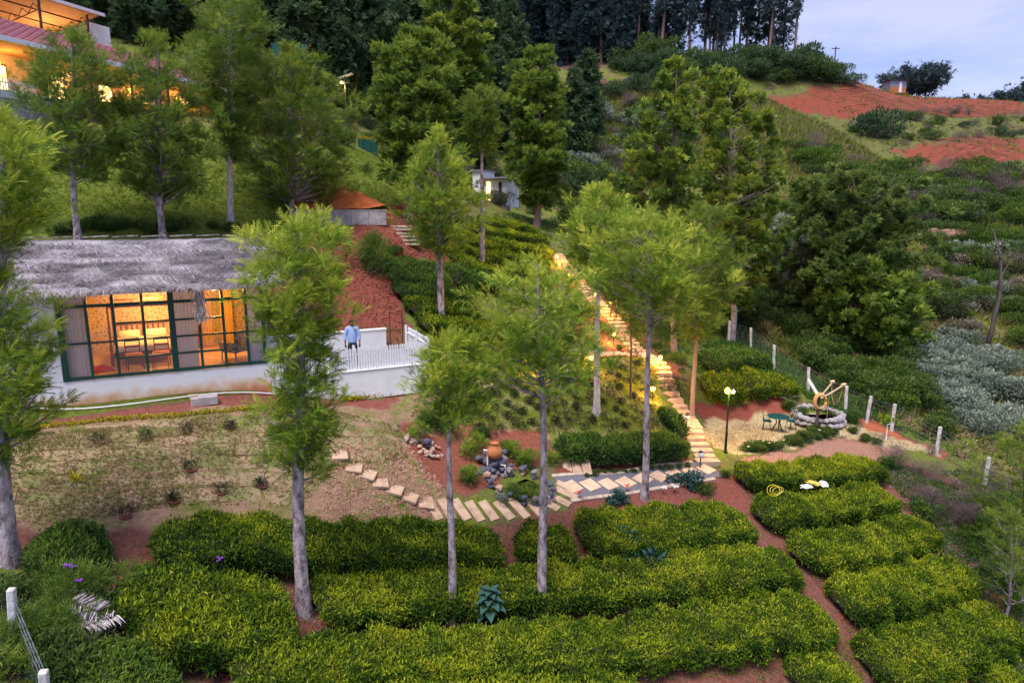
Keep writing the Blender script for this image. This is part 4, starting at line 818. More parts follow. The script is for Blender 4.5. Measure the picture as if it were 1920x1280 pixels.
# person on the patio
def skinned(name, verts, edges, radii, mt, parent, sub=2, root=0):
    me = bpy.data.meshes.new(name); me.from_pydata(verts, edges, []); o = link(name, me, parent)
    me.materials.append(MATS[mt]); m = o.modifiers.new('skin', 'SKIN'); m.use_smooth_shade = True; m.branch_smoothing = .6
    for i, r in enumerate(radii):
        sv = me.skin_vertices[0].data[i]; sv.radius = r if hasattr(r, '__len__') else (r, r); sv.use_root = (i == root)
    s = o.modifiers.new('sub', 'SUBSURF'); s.levels = sub; s.render_levels = sub; return o
pp_ = P(663, 691, 23.35); pe = thing('person', 'person in light blue shirt and dark trousers standing on the patio', 'person', (pp_[0], pp_[1], PATIO), .25)
bv = [(0, 0, .86), (0, .0, 1.05), (0, .01, 1.25), (0, .01, 1.36), (0, .0, 1.43), (0, -.015, 1.50), (0, -.02, 1.56), (0, -.01, 1.62)]
be = [(i, i + 1) for i in range(7)]; br = [(.12, .085), (.11, .08), (.115, .08), (.09, .065), .05, (.068, .078), (.075, .088), .05]
for sx in (-1, 1):
    n0 = len(bv); bv += [(sx * .17, .01, 1.34), (sx * .235, .0, 1.10), (sx * .245, -.06, .88), (sx * .24, -.09, .82)]; be += [(3, n0), (n0, n0 + 1), (n0 + 1, n0 + 2), (n0 + 2, n0 + 3)]; br += [.045, .042, .032, .03]
    for k in range(4):
        n1 = len(bv); fx = sx * .24 + (k - 1.5) * .017; bv += [(fx, -.105, .775), (fx - sx * .006, -.10, .735 - .006 * (1 - abs(k - 1.5))), (fx - sx * .012, -.085, .705)]; be += [(n0 + 3, n1), (n1, n1 + 1), (n1 + 1, n1 + 2)]; br += [.010, .009, .007]
    n1 = len(bv); bv += [(sx * .215, -.125, .80), (sx * .205, -.135, .765)]; be += [(n0 + 3, n1), (n1, n1 + 1)]; br += [.011, .009]
    n2 = len(bv); bv += [(sx * .085, 0, .78), (sx * .095, -.01, .46), (sx * .10, .01, .10), (sx * .105, -.09, .04), (sx * .11, -.16, .035)]; be += [(0, n2), (n2, n2 + 1), (n2 + 1, n2 + 2), (n2 + 2, n2 + 3), (n2 + 3, n2 + 4)]; br += [.085, .055, .042, .04, .03]
body = skinned('body', bv, be, br, 'skin', pe)
for sx in (-1, 1):
    MB().lathe([(.005, -.008), (.011, 0), (.005, .008)], 8, (sx * .028, -.098, 1.565)).build('eye', 'hair', body, True); MB().lathe([(.004, -.03), (.016, -.005), (.012, .028)], 6, (sx * .078, -.01, 1.55)).build('ear', 'skin', body, True)
MB().add([(-.014, -.095, 1.535), (.014, -.095, 1.535), (0, -.125, 1.538), (0, -.10, 1.575)], [(0, 1, 2), (0, 2, 3), (1, 3, 2), (0, 3, 1)]).build('nose', 'skin', body); B((0, -.097, 1.505), (.045, .008, .008)).build('mouth', 'wood', body)
skinned('shirt', [(0, .0, .84), (0, 0, 1.06), (0, .01, 1.26), (0, .01, 1.39), (0, .0, 1.45), (-.165, .01, 1.375), (-.235, 0, 1.12), (-.247, -.045, .93), (.165, .01, 1.375), (.235, 0, 1.12), (.247, -.045, .93)],
        [(0, 1), (1, 2), (2, 3), (3, 4), (3, 5), (5, 6), (6, 7), (3, 8), (8, 9), (9, 10)], [(.175, .135), (.17, .135), (.185, .135), (.16, .115), .066, .088, .068, .054, .088, .068, .054], 'shirt', pe, root=1)
skinned('trousers', [(0, .0, .98), (0, .0, .86), (-.09, 0, .74), (-.10, -.01, .46), (-.105, .012, .09), (.09, 0, .74), (.10, -.01, .46), (.105, .012, .09)], [(0, 1), (1, 2), (2, 3), (3, 4), (1, 5), (5, 6), (6, 7)], [(.145, .11), (.15, .12), .10, .078, .064, .10, .078, .064], 'trousers', pe, root=1)
hm = MB().lathe([(.082, -.055), (.088, -.01), (.084, .035), (.06, .068), (.025, .082), (.004, .085)], 14, (0, .014, 1.575)); hm.v = [(x, .014 + (y - .014) * 1.15, z - (.03 if z < 1.53 and y > .05 else 0) + (.055 if z < 1.58 and y < -.03 else 0)) for x, y, z in hm.v]; hm.build('hair', 'hair', pe, True)
for sx in (-1, 1): B((sx * .107, -.07, .035), (.09, .26, .07)).build('shoe', 'hair', pe, True, .025)
# ------------------------------------------------------------------ upper house (local frame: x along the veranda, y towards the back, z up from the veranda floor)
h1 = unit(np.array([.34, 1.0, 0])); HB = P(0, 186, 34.0); HRZ = math.atan2(h1[1], h1[0])
uh = thing('hill_house', 'upper house with red tiled roof and glowing orange veranda behind the trees', 'house', HB, HRZ)
# local +y is to the left of the run, away from the valley
LX0, LX1 = -6.0, 16.5
B(((LX0 + LX1) / 2, 2.0, -.55), (LX1 - LX0, 5.2, 1.08)).build('plinth', 'stone_grey', uh)
B(((LX0 + LX1) / 2, 2.4, 1.4), (LX1 - LX0 - .2, .2, 2.75)).build('wall', 'cream', uh)
B(((LX0 + LX1) / 2, -.55, .18), (LX1 - LX0, .14, .36)).build('parapet', 'plaster', uh)
for x in np.arange(LX0 + .3, LX1, 2.6): MB().tube([(x, -.4, 0), (x, -.4, 2.75)], .075, 8).build('column', 'bark_dark', uh)
for x in np.arange(LX0 + 1.4, LX1 - 1, 3.1):
    f = B((x, 2.27, 1.35), (1.1, .08, 1.5)).build('window', 'wood', uh); B((x, 2.215, 1.35), (.92, .03, 1.3)).build('pane', 'bulb_soft', f)
EO, ER, EZ2 = -1.15, 3.9, 2.62; RR = 4.75
for sgn, y0, y1, z0, z1 in ((1, EO, ER, EZ2, RR), (-1, ER, 7.5, RR, 3.0)):
    rf = MB(); n = 110
    for i in range(n + 1):                              # corrugated tile rolls
        x = LX0 - .4 + (LX1 - LX0 + .8) * i / n; dz = .045 * (i % 2)
        rf.v += [(x, y0, z0 + dz), (x, y1, z1 + dz), (x, y0, z0 + dz - .09), (x, y1, z1 + dz - .09)]
    for i in range(n): a_ = i * 4; rf.f += [(a_, a_ + 4, a_ + 5, a_ + 1), (a_ + 2, a_ + 3, a_ + 7, a_ + 6), (a_, a_ + 2, a_ + 6, a_ + 4)]
    rf = rf.build('roof', 'roof_tile', uh)
    if sgn == 1:
        for r_ in range(1, 12):
            f = r_ / 12; B(((LX0 + LX1) / 2, y0 + (y1 - y0) * f, z0 + (z1 - z0) * f + .05), (LX1 - LX0 + .78, .035, .025)).build('tile_course', 'roof_tile', rf)
B(((LX0 + LX1) / 2, EO - .03, EZ2 - .05), (LX1 - LX0 + .8, .05, .22)).build('fascia', 'white_paint', uh)
B(((LX0 + LX1) / 2, .8, 2.60), (LX1 - LX0, 3.2, .04)).build('ceiling', 'soffit', uh)
fr = MB()
for x in (1.5, 5.5, 9.5, 13.2): 
    lt = MB().lathe([(.05, .18), (.15, .08), (.15, -.08), (.05, -.15)], 8, (x, 2.0, 2.0)).build('wall_lamp', 'bulb', uh, True); plight((x, 1.2, 1.9), 22, (1, .45, .10), .15, parent=uh)
pkm = MB().box((0, 0, .45), (.055, .02, .9)).mesh('picket', 'white_paint')
for x in np.arange(LX0, 1.4, .12): link('picket', pkm, uh, (x, -.66, .0))
for z in (.2, .7): B(((LX0 + 1.3) / 2, -.63, z), (1.3 - LX0, .03, .06)).build('rail', 'white_paint', uh)
# open hall on the terrace above, its lit ceiling and trusses seen over the roof
HP = P(28, 46, 45.5); ha = thing('open_hall', 'open sided hall with steel trusses and lit orange ceiling above the house', 'hall', (HP[0], HP[1], HP[2] - 1.2), HRZ)
hx0, hx1 = -9.0, 5.2
B(((hx0 + hx1) / 2, 2.6, -1.0), (hx1 - hx0, 7.0, 2.2)).build('plinth', 'plaster', ha)
mb = MB()
for x in (hx0, hx1): mb.v += [(x, -1.0, 3.0), (x, 6.5, 1.6), (x, -1.0, 2.92), (x, 6.5, 1.52)]
mb.f = [(0, 4, 5, 1), (2, 3, 7, 6), (0, 2, 6, 4), (1, 5, 7, 3), (0, 1, 3, 2), (4, 6, 7, 5)]; mb.build('ceiling', 'soffit', ha)
mb = MB()
for x in (hx0 - .3, hx1 + .3): mb.v += [(x, -1.25, 3.14), (x, 6.5, 1.76), (x, -1.25, 3.06), (x, 6.5, 1.66)]
mb.f = [(0, 4, 5, 1), (2, 3, 7, 6), (0, 2, 6, 4), (1, 5, 7, 3), (0, 1, 3, 2), (4, 6, 7, 5)]; mb.build('roof', 'roof_tile', ha)
B(((hx0 + hx1) / 2, -1.29, 3.0), (hx1 - hx0 + .6, .05, .2)).build('fascia', 'white_paint', ha)
for x in (-5.5, -2.0, 1.2, 4.6):
    MB().tube([(x, -.7, .05), (x, -.7, 2.98)], .09, 6).build('column', 'bark_dark', ha)
    tr = MB().tube([(x, -.75, 2.35), (x, 5.5, 1.1)], .035, 5)
    for k in range(6): tr.tube([(x, -.7 + k, 2.34 - .2 * k), (x, -.2 + k, 2.74 - .2 * k)], .025, 4); tr.tube([(x, -.2 + k, 2.74 - .2 * k), (x, .3 + k, 2.14 - .2 * k)], .025, 4)
    tr.build('truss', 'metal_dark', ha)
for y in (0.5, 2.0, 3.5): MB().tube([(hx0, y, 2.88 - (y + 1) * .187), (hx1, y, 2.88 - (y + 1) * .187)], .035, 4).build('purlin', 'metal_dark', ha)
B((hx1 + .5, -.4, 1.3), (1.6, .2, 2.4)).build('end_wall', 'plaster', ha)
MB().lathe([(.03, .16), (.12, .06), (.12, -.06), (.03, -.12)], 8, (3.4, .8, .8)).build('lamp', 'bulb', ha, True); plight((3.4, 1.5, 1.0), 60, (1, .58, .25), .2, parent=ha); plight((-3, 1.5, .9), 60, (1, .58, .25), .2, parent=ha)
# low stone retaining wall below the veranda fence
rw = thing('stone_retaining_wall', 'dark stone retaining wall below the upper house', 'wall', (HB[0], HB[1], HB[2] - 1.3), HRZ)
for k in range(46):
    x = -4 + .52 * (k % 23) + .25 * (k // 23); B((x + U(-.03, .03), -.86 + U(-.04, .04), -.2 + .42 * (k // 23)), (.48, .35, .39), U(-.05, .05)).build('stone', 'stone', rw, bevel=.05)
# concrete wall with the orange soil mound behind, dark post, hut
cw = P(640, 415, 35.3); wl = thing('concrete_wall', 'low grey concrete wall holding the orange soil mound', 'wall', (P(560, 400, 34.4)[0], 34.4, P(640, 415, 34.4)[2] - .05), .02)
Lw = P(720, 400, 35.2)[0] - P(560, 400, 35.2)[0]
for k in range(5): B((Lw / 5 * (k + .5), 0, .22), (Lw / 5 - .012, .16, .70)).build('panel', 'concrete', wl)
B((Lw / 2, 0, .59), (Lw + .06, .20, .05)).build('coping', 'concrete', wl)
mo = thing('soil_mound', 'heap of bright orange soil behind the concrete wall', 'mound', Vz(P(630, 400, 36.4)) + np.array([0, 0, .15]))
m = mat('orange_soil', (.62, .17, .045), (.42, .10, .03), .95, 3, .8, bscale=10)
g = MB(); nu, nv = 26, 10
for j in range(nv + 1):
    for i in range(nu):
        a_ = 2 * math.pi * i / nu; r_ = j / nv; hh = 1.35 * (1 - r_) ** 1.1; rad = r_ * (1 + .15 * math.sin(3 * a_ + 1)); g.v.append((2.3 * rad * math.cos(a_) + U(-.05, .05), 1.3 * rad * math.sin(a_) + U(-.04, .04), hh + U(-.06, .06) - .25 + .25 * math.sin(a_) * r_))
g.f = [(j * nu + i, j * nu + (i + 1) % nu, (j + 1) * nu + (i + 1) % nu, (j + 1) * nu + i) for j in range(nv) for i in range(nu)]; g.build('soil', 'orange_soil', mo, True)
hu = G(925, 380); ht = thing('white_hut', 'small white hut with dark doorway above the tea terraces', 'hut', (hu[0], hu[1], hu[2] - .3), -.35)
k_ = mpp(hu)
B((4 * k_, 1.5, 1.05), (46 * k_, 3.0, 2.3)).build('wall', 'plaster', ht); B((14 * k_, -.03, 1.0), (6 * k_, .08, 2.0)).build('doorway', 'metal_dark', ht); B((-10 * k_, -.03, 1.1), (7 * k_, .06, 1.8)).build('lit_window', 'bulb_soft', ht)
B((4 * k_, 1.4, 2.32), (54 * k_, 3.8, .12)).build('roof', 'tin', ht); B((-34 * k_, 1.6, 1.5), (22 * k_, 2.6, 2.9)).build('annexe', 'plaster', ht); B((-34 * k_, 1.6, 3.0), (26 * k_, 3.0, .12)).build('annexe_roof', 'tin', ht); B((0, -.3, -.2), (66 * k_, .8, .5)).build('step', 'stone', ht)
fh = P(1675, 171, 121); fh = Vz(fh); fhh = thing('field_shed', 'tiny shed with tin roof at the top of the red field', 'shed', fh, .15)
B((0, 0, .8), (3.0, 2.2, 2.0)).build('wall', 'tin', fhh); B((0, -1.11, .3), (2.95, .06, 1.0)).build('brick_base', 'terracotta', fhh); B((.4, -1.14, .75), (.5, .06, 1.7)).build('door', 'white_paint', fhh); B((0, 0, 1.86), (3.5, 2.8, .12)).build('roof', 'metal_dark', fhh)
# ------------------------------------------------------------------ ridge grove, forest and far trees (shared meshes, one object each)
def proto_tree(h, crown0, rad, n, size, templ, mt, bark, r0, limbs, shape, seed):
    g = np.random.default_rng(seed); kz = np.linspace(-.6, h, 9); tx = .012 * h * np.sin(kz / h * 4 + seed); ty = .012 * h * np.cos(kz / h * 3 + seed); parts = [tube_np(np.stack([tx, ty, kz], -1), r0 * (1 - .85 * np.clip(kz / h, 0, 1)), 7)]
    LP, LD = [], []
    for k in range(limbs):
        f = (k + g.random()) / limbs; ze = crown0 + (h - crown0) * f; prof = {'cone': (1 - f) ** .7 + .08, 'round': math.sin(math.pi * (.12 + .85 * f)) ** .6, 'open': .55 + .45 * math.sin(5 * f + seed)}[shape]
        rho = rad * prof * g.uniform(.5, 1.1); az = k * 2.4 + g.uniform(-.5, .5); e = np.array([rho * math.cos(az), rho * math.sin(az), ze + rho * .15]); s = np.array([0, 0, max(ze - rho * .5, crown0 * .8)]); m = (s + e) / 2
        tt = np.linspace(0, 1, 4)[:, None]; c = s * (1 - tt) + e * tt + np.array([0, 0, -.1 * rho]) * np.sin(tt * math.pi); parts.append(tube_np(c, np.linspace(r0 * .25, .02, 4), 4)); LP.append(c); LD.append(unit(e - s))
    LP = np.array(LP); LD = np.array(LD); li = g.integers(0, limbs, n); f = 1 - g.random(n) ** 1.3 * .75; a = f * 3; i0 = np.minimum(a.astype(int), 2); u = (a - i0)[:, None]
    pos = LP[li, i0] * (1 - u) + LP[li, i0 + 1] * u + g.normal(0, size * .55, (n, 3)); d = LD[li] * .4 + g.normal(0, .6, (n, 3)) + (0, 0, .2)
    tint = np.clip(.25 + .4 * f * (pos[:, 2] / h) + g.normal(0, .12, limbs)[li] + g.normal(0, .15, n), 0, 1)
    v, t, q = scatter(templ, pos, d, size * g.uniform(.6, 1.4, n), tint, .8, g); tv_, tt_, _ = join(*parts)
    return mesh_np('trunk', tv_, tt_, bark, None, True), mesh_np('crown', v, t, mt, q)
def put(name, meshes, label, cat, loc, sc, rz, group, names=('trunk', 'crown')):
    o = thing(name, label, cat, loc, rz, group); o.scale = (sc[0], sc[0], sc[1]) if hasattr(sc, '__len__') else (sc, sc, sc)
    for nm, me in zip(names, meshes): link(nm, me, o)
    return o
GV = [proto_tree(27, c0, rd, n_, sz_, 'spray', 'leaf_pine', 'bark_red', .25, lb, 'open', s_) for c0, rd, n_, sz_, lb, s_ in ((5, 2.2, 1000, .7, 50, 1), (3, 2.8, 1900, .8, 60, 2), (7.5, 2.0, 800, .65, 40, 3), (1.5, 3.0, 2400, .8, 70, 4))]
k = 0
for px in np.linspace(905, 1572, 64):
    px2 = px + U(-9, 9); b_ = G(px2, U(118, 131)); low_ = px < 1180
    put('ridge_tree', GV[R.choice([0, 2, 2]) if not low_ else R.choice([0, 1, 2, 3])], 'tall thin dark tree in the grove along the ridge', 'tree', b_ + np.array([0, U(0, 14), -.3]), (U(.8, 1.15), U(.85, 1.2)), U(0, 6.28), 'trees of the ridge grove')
for px in np.linspace(880, 1200, 16):
    b_ = Vz(P(px, 120, 132 + U(-6, 10))); put('ridge_tree', GV[R.choice([1, 3])], 'tall thin dark tree in the grove along the ridge', 'tree', b_ - np.array([0, 0, .5]), (U(1.0, 1.4), U(.9, 1.2)), U(0, 6.28), 'trees of the ridge grove')
lean = G(1512, 118); put('ridge_tree', proto_tree(24, 2.2, 6.5, 2600, .7, 'spray', 'leaf_pine', 'bark_dark', .32, 30, 'open', 12), 'spreading tree at the right end of the ridge grove with long branches', 'tree', lean, 1.0, .4, None)
FV = [proto_tree(17, 1.5, 4.0, 9000, .62, 'spray5', 'leaf_forest', 'bark_dark', .3, 90, sh, s_) for sh, s_ in (('cone', 5), ('round', 6), ('cone', 7))]
for px, py, Y, sc in [(505, 130, 62, 1.0), (560, 120, 66, 1.1), (610, 140, 64, 1.0), (655, 150, 62, 1.1), (690, 170, 66, 1.0), (530, 60, 82, 1.2), (600, 60, 86, 1.2), (660, 60, 88, 1.2), (720, 80, 90, 1.2), (760, 120, 92, 1.1), (470, 90, 70, 1.0), (420, 60, 74, 1.1), (360, 40, 72, 1.1), (300, 30, 70, 1.1), (240, 20, 72, 1.1), (180, 20, 74, 1.2), (120, 10, 76, 1.2), (60, 10, 78, 1.2), (0, 5, 78, 1.2),
                       (800, 130, 96, 1.0), (850, 150, 92, 1.0), (890, 160, 90, .9), (930, 150, 96, 1.0), (960, 200, 86, .7), (870, 230, 80, .7), (930, 250, 78, .7), (1075, 250, 78, .65), (700, 230, 66, .7), (740, 250, 68, .7), (820, 240, 72, .8), (320, 110, 62, .8), (260, 90, 62, .8), (200, 70, 62, .8), (580, 200, 58, .8), (640, 215, 58, .75)]:
    b_ = Vz(P(px, py, Y)); put('forest_tree', FV[R.integers(3)], 'dense dark evergreen in the forest climbing the hill behind the house', 'tree', b_ - np.array([0, 0, .4]), (sc * U(.9, 1.15), sc * U(.85, 1.15)), U(0, 6.28), 'forest trees on the hill')
put('conifer_tree', proto_tree(9.5, .6, 2.2, 2600, .55, 'spray5', 'leaf_forest', 'bark_dark', .18, 60, 'cone', 22), 'small conical conifer on the slope below the ridge grove', 'tree', G(1100, 262), 1.0, 0, None)
FT = [proto_tree(7, .6, 2.6, 900, .7, 'spray5', 'leaf_pine', 'bark_dark', .2, 30, 'round', s_) for s_ in (31, 32)]
for px in np.linspace(1715, 1990, 22): put('far_tree', FT[R.integers(2)], 'small dark tree on the far skyline right of the red field', 'tree', Vz(P(px, 185, 168 + U(-10, 20))) - np.array([0, 0, .6]), (U(.8, 1.3), U(.6, 1.25)), U(0, 6), 'far skyline trees')
put('acacia_tree', proto_tree(6.0, 2.2, 6.5, 1800, .8, 'spray5', 'leaf_pine', 'bark_dark', .3, 40, 'round', 33), 'flat topped dark tree behind the field shed', 'tree', Vz(P(1720, 168, 136)), 1.0, 0, None)
# ------------------------------------------------------------------ shrubs and plants (shared meshes)
def proto_bush(n, size, templ, mt, seed, squash=.8, stems=7, lumps=7, bark='bark_dark', airy=.0, up=.35):
    g = np.random.default_rng(seed); c = np.concatenate([[[0, 0, .45]], np.stack([g.normal(0, .42, lumps), g.normal(0, .42, lumps), g.uniform(.25, .75, lumps)], -1)]); r = g.uniform(.32, .55, lumps + 1)
    i = g.integers(0, lumps + 1, n); d = unit(g.normal(0, 1, (n, 3)) + (0, 0, .35)); rad = r[i] * (1 - g.random(n) ** 2 * (.45 + airy)); pos = c[i] + d * rad[:, None]; pos[:, 2] = np.maximum(pos[:, 2], .02) * squash
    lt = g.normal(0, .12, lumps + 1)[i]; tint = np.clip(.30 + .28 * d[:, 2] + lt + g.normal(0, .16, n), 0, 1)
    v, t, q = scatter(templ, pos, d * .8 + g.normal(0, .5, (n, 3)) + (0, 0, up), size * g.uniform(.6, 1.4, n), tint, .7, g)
    parts = []
    for k in range(stems):
        e = c[k % (lumps + 1)] * (1, 1, squash) * .9; s0 = np.array([g.normal(0, .05), g.normal(0, .05), -.12]); parts.append(tube_np(np.linspace(s0, e, 4) + np.array([[0, 0, 0], [.03, 0, 0], [0, .03, 0], [0, 0, 0]]), [.03, .024, .016, .008], 4))
    tv_, tt_, _ = join(*parts); return mesh_np('stems', tv_, tt_, bark), mesh_np('foliage', v, t, mt, q)
BV = {'dark': [proto_bush(1500, .16, 'leaf', 'leaf_bush', 60 + i) for i in range(3)], 'tea': [proto_bush(1500, .13, 'leaf', 'leaf_tea_dark', 70 + i) for i in range(2)],
      'grey': [proto_bush(1700, .17, 'leaf', 'leaf_grey', 80 + i) for i in range(3)], 'pink': [proto_bush(1500, .12, 'leaf', 'leaf_pink', 90 + i, airy=.3) for i in range(2)],
      'olive': [proto_bush(2000, .11, 'leaf', 'leaf_olive', 100 + i) for i in range(2)], 'far': [proto_bush(1900, .11, 'tri', 'leaf_bush', 110 + i) for i in range(3)], 'fard': [proto_bush(1900, .11, 'tri', 'leaf_forest', 120 + i) for i in range(2)],
      'fargrey': [proto_bush(1900, .11, 'tri', 'leaf_grey', 125 + i) for i in range(2)], 'dry': [proto_bush(1500, .20, 'tri', 'twig_dry', 130 + i, airy=.35) if False else proto_bush(1300, .20, 'straw', 'twig_dry', 130 + i, airy=.35) for i in range(3)], 'blue': [proto_bush(700, .24, 'broad', 'leaf_blue', 140 + i, 1.0) for i in range(2)],
      'yellow': [proto_bush(900, .14, 'leaf', 'leaf_yellow', 150)], 'purple': [proto_bush(500, .22, 'needle', 'leaf_purple', 160 + i, .8) for i in range(2)], 'oakling': [proto_bush(700, .30, 'frond3', 'leaf_oak', 170 + i, 1.0) for i in range(2)], 'oakdark': [proto_bush(900, .30, 'frond3', 'leaf_oak_dark', 175 + i, 1.0) for i in range(2)]}
def bush(kind, loc, r, label, group=None, hz=None, name='shrub', cat='shrub'):
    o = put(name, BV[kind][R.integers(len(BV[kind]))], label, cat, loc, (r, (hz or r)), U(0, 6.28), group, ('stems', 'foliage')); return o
UNDER = []
def fill(kinds, poly, n, r0, r1, label, group, name='shrub', stuff=False):
    pl = np.array(poly, float); lo, hi = pl.min(0), pl.max(0); c = 0
    while c < n:
        x, y = U(lo[0], hi[0]), U(lo[1], hi[1])
        if not inpoly(poly, np.array(x), np.array(y)): continue
        k_ = kinds[R.integers(len(kinds))]; p = G(x, y); r = U(r0, r1)
        if stuff: UNDER.append((BV[k_][R.integers(len(BV[k_]))], p, r, r * U(.75, 1.2), U(0, 6.28))); c += 1; continue
        bush(k_, p, r, label[k_] if isinstance(label, dict) else label, (group[k_] if isinstance(group, dict) else group), r * U(.75, 1.2), name); c += 1
# --- beyond the wire fence
GRN = 'dark green leafy shrub in the thicket beyond the wire fence'
fill(['dark', 'dark', 'olive', 'dark'], [(1440, 600), (1480, 560), (1600, 600), (1720, 640), (1700, 700), (1800, 830), (1700, 800), (1560, 720), (1460, 650)], 46, .8, 1.6, {'dark': GRN, 'olive': 'olive green shrub in the thicket beyond the wire fence'}, {'dark': 'dark thicket shrubs', 'olive': 'olive thicket shrubs'})
fill(['grey'], [(1700, 665), (1800, 640), (1910, 690), (1930, 830), (1830, 840), (1720, 760)], 26, .9, 1.5, 'silvery grey leaved shrub in the thicket right of the fence', 'silver grey shrubs right of the fence')
fill(['grey'], [(1640, 620), (1700, 650), (1720, 700), (1660, 680)], 5, .7, 1.1, 'silvery grey shrub showing between the dark thicket shrubs', 'silver shrubs among the dark thicket')
fill(['pink', 'pink', 'dark', 'olive', 'fargrey'], [(1720, 490), (1800, 480), (1930, 490), (1930, 650), (1800, 630), (1740, 600)], 48, .9, 1.7, {'pink': 'pale pinkish flowering shrub on the slope below the log', 'dark': 'green shrub among the pale flowering ones', 'olive': 'olive shrub among the pale flowering ones', 'fargrey': 'grey green shrub among the pale flowering ones'}, {'pink': 'pale flowering shrubs', 'dark': 'green shrubs among flowers', 'olive': 'olive shrubs among flowers', 'fargrey': 'grey shrubs among flowers'})
fill(['far', 'olive', 'fargrey'], [(1740, 440), (1930, 440), (1930, 500), (1740, 495)], 26, .8, 1.7, {'far': 'mid green shrub on the slope around the log', 'olive': 'yellowish shrub on the slope around the log', 'fargrey': 'blue grey shrub on the slope around the log'}, {'far': 'green shrubs near log', 'olive': 'olive shrubs near log', 'fargrey': 'grey shrubs near log'})
fill(['far', 'olive', 'dry'], [(1500, 260), (1640, 320), (1930, 330), (1930, 430), (1700, 430), (1560, 360), (1480, 300)], 95, 1.1, 2.4, None, None, stuff=True)
fill(['fard', 'dry', 'far', 'dry'], [(1580, 228), (1800, 212), (1930, 222), (1930, 262), (1800, 268), (1680, 276), (1600, 262)], 50, 0.8, 1.5, None, None, stuff=True)
fill(['fard', 'fard', 'far'], [(1120, 120), (1400, 108), (1600, 116), (1740, 150), (1640, 165), (1440, 165), (1220, 150)], 75, 2.0, 3.6, None, None, stuff=True)
fill(['far', 'dry', 'fargrey', 'fard'], [(1060, 240), (1120, 150), (1240, 150), (1300, 260), (1280, 330), (1180, 360), (1080, 380)], 75, 1.1, 2.4, None, None, stuff=True)
fill(['far', 'dark', 'olive'], [(1060, 400), (1250, 380), (1440, 400), (1440, 600), (1340, 640), (1290, 600), (1180, 560), (1080, 480)], 60, .9, 1.9, None, None, stuff=True)
fill(['fard', 'far', 'dry'], [(800, 330), (880, 280), (1060, 300), (1060, 400), (1000, 420), (960, 395), (880, 370)], 30, 1.0, 2.0, None, None, stuff=True)
fill(['dark', 'tea'], [(120, 432), (230, 428), (330, 432), (430, 428), (430, 436), (120, 440)], 14, .35, .6, {'dark': 'dark low plant in the border above the thatched roof', 'tea': 'bright low plant in the border above the thatched roof'}, {'dark': 'dark border plants above roof', 'tea': 'bright border plants above roof'})
fill(['far', 'fard', 'dry'], [(430, 235), (640, 215), (700, 240), (690, 285), (600, 262), (430, 245)], 22, .7, 1.3, {'far': 'green shrub along the top of the upper lawn', 'fard': 'dark shrub along the top of the upper lawn', 'dry': 'dry shrub along the top of the upper lawn'}, {'far': 'green lawn top shrubs', 'fard': 'dark lawn top shrubs', 'dry': 'dry lawn top shrubs'})
def undergrowth():
    V, T, q, mi, mats, n0 = [], [], [], [], [], 0
    for pair, p, r, hz, rz in UNDER:
        for me in pair:
            n = len(me.vertices); v = np.empty(n * 3, np.float32); me.vertices.foreach_get('co', v); v = v.reshape(-1, 3)
            f = np.empty(len(me.polygons) * 3, np.int32); me.loops.foreach_get('vertex_index', f); c_, s_ = math.cos(rz), math.sin(rz)
            V.append(np.stack([(v[:, 0] * c_ - v[:, 1] * s_) * r, (v[:, 0] * s_ + v[:, 1] * c_) * r, v[:, 2] * hz], -1) + p); T.append(f.reshape(-1, 3) + n0); n0 += n
            t = np.zeros(n, np.float32)
            if 'tint' in me.attributes: me.attributes['tint'].data.foreach_get('value', t)
            q.append(t); m = me.materials[0]
            if m not in mats: mats.append(m)
            mi.append(np.full(len(f) // 3, mats.index(m), np.int32))
    me = mesh_np('undergrowth', np.concatenate(V), np.concatenate(T), None, np.concatenate(q))
    for m in mats: me.materials.append(m)
    me.polygons.foreach_set('material_index', np.concatenate(mi)); tag(link('undergrowth', me), 'mixed scrub covering the upper slopes and the ridge belt', None, None, 'stuff')
undergrowth()
sl_, sd_ = polyline([G(*p) for p in [(1240, 690), (1192, 658), (1160, 615), (1128, 580), (1090, 535), (1041, 476)]], .9)
for k in range(len(sl_)):
    for sgn in (-1, 1):
        if U() < .25: continue
        q_ = sl_[k] + np.array([-sd_[k][1], sd_[k][0]]) * sgn * U(1.0, 1.7); kd = ['tea', 'dark', 'oakdark', 'purple'][R.integers(4)]
        bush(kd, Vz(q_), U(.3, .55), {'tea': 'green shrub growing beside the lamp-lit stairs', 'dark': 'dark shrub growing beside the lamp-lit stairs', 'oakdark': 'feathery shrub growing beside the lamp-lit stairs', 'purple': 'dark reddish shrub growing beside the lamp-lit stairs'}[kd], kd + ' shrubs beside the lamp-lit stairs', None)
# large dark trees over the thicket
tree('huge dark rounded tree over the thicket beyond the fence', (1600, 625), [(318, 1560, 1640), (350, 1500, 1690), (400, 1465, 1730), (460, 1450, 1740), (520, 1470, 1735), (580, 1500, 1710), (620, 1540, 1680)], 16, n=24000, limbs=170, size=.30, kind='bush', templ='spray5', bark='bark_dark', low=1.0, name='evergreen_tree', top_extra=0)
tree('dark tree with purple grey twigs in front of the huge rounded one', (1650, 665), [(480, 1600, 1660), (520, 1560, 1720), (570, 1555, 1740), (620, 1580, 1720), (650, 1610, 1690)], 10, n=4200, limbs=80, size=.34, kind='dark', templ='spray5', bark='bark_dark', low=.8, name='evergreen_tree', top_extra=0)
tree('silver leaved tree between the olive trees and the dark thicket', (1480, 580), [(398, 1465, 1505), (425, 1440, 1545), (460, 1430, 1562), (500, 1445, 1550), (535, 1460, 1510)], 8, n=5000, limbs=60, size=.30, kind='grey', templ='spray5', bark='bark_pale', low=1.2, name='silver_leaf_tree', top_extra=0)
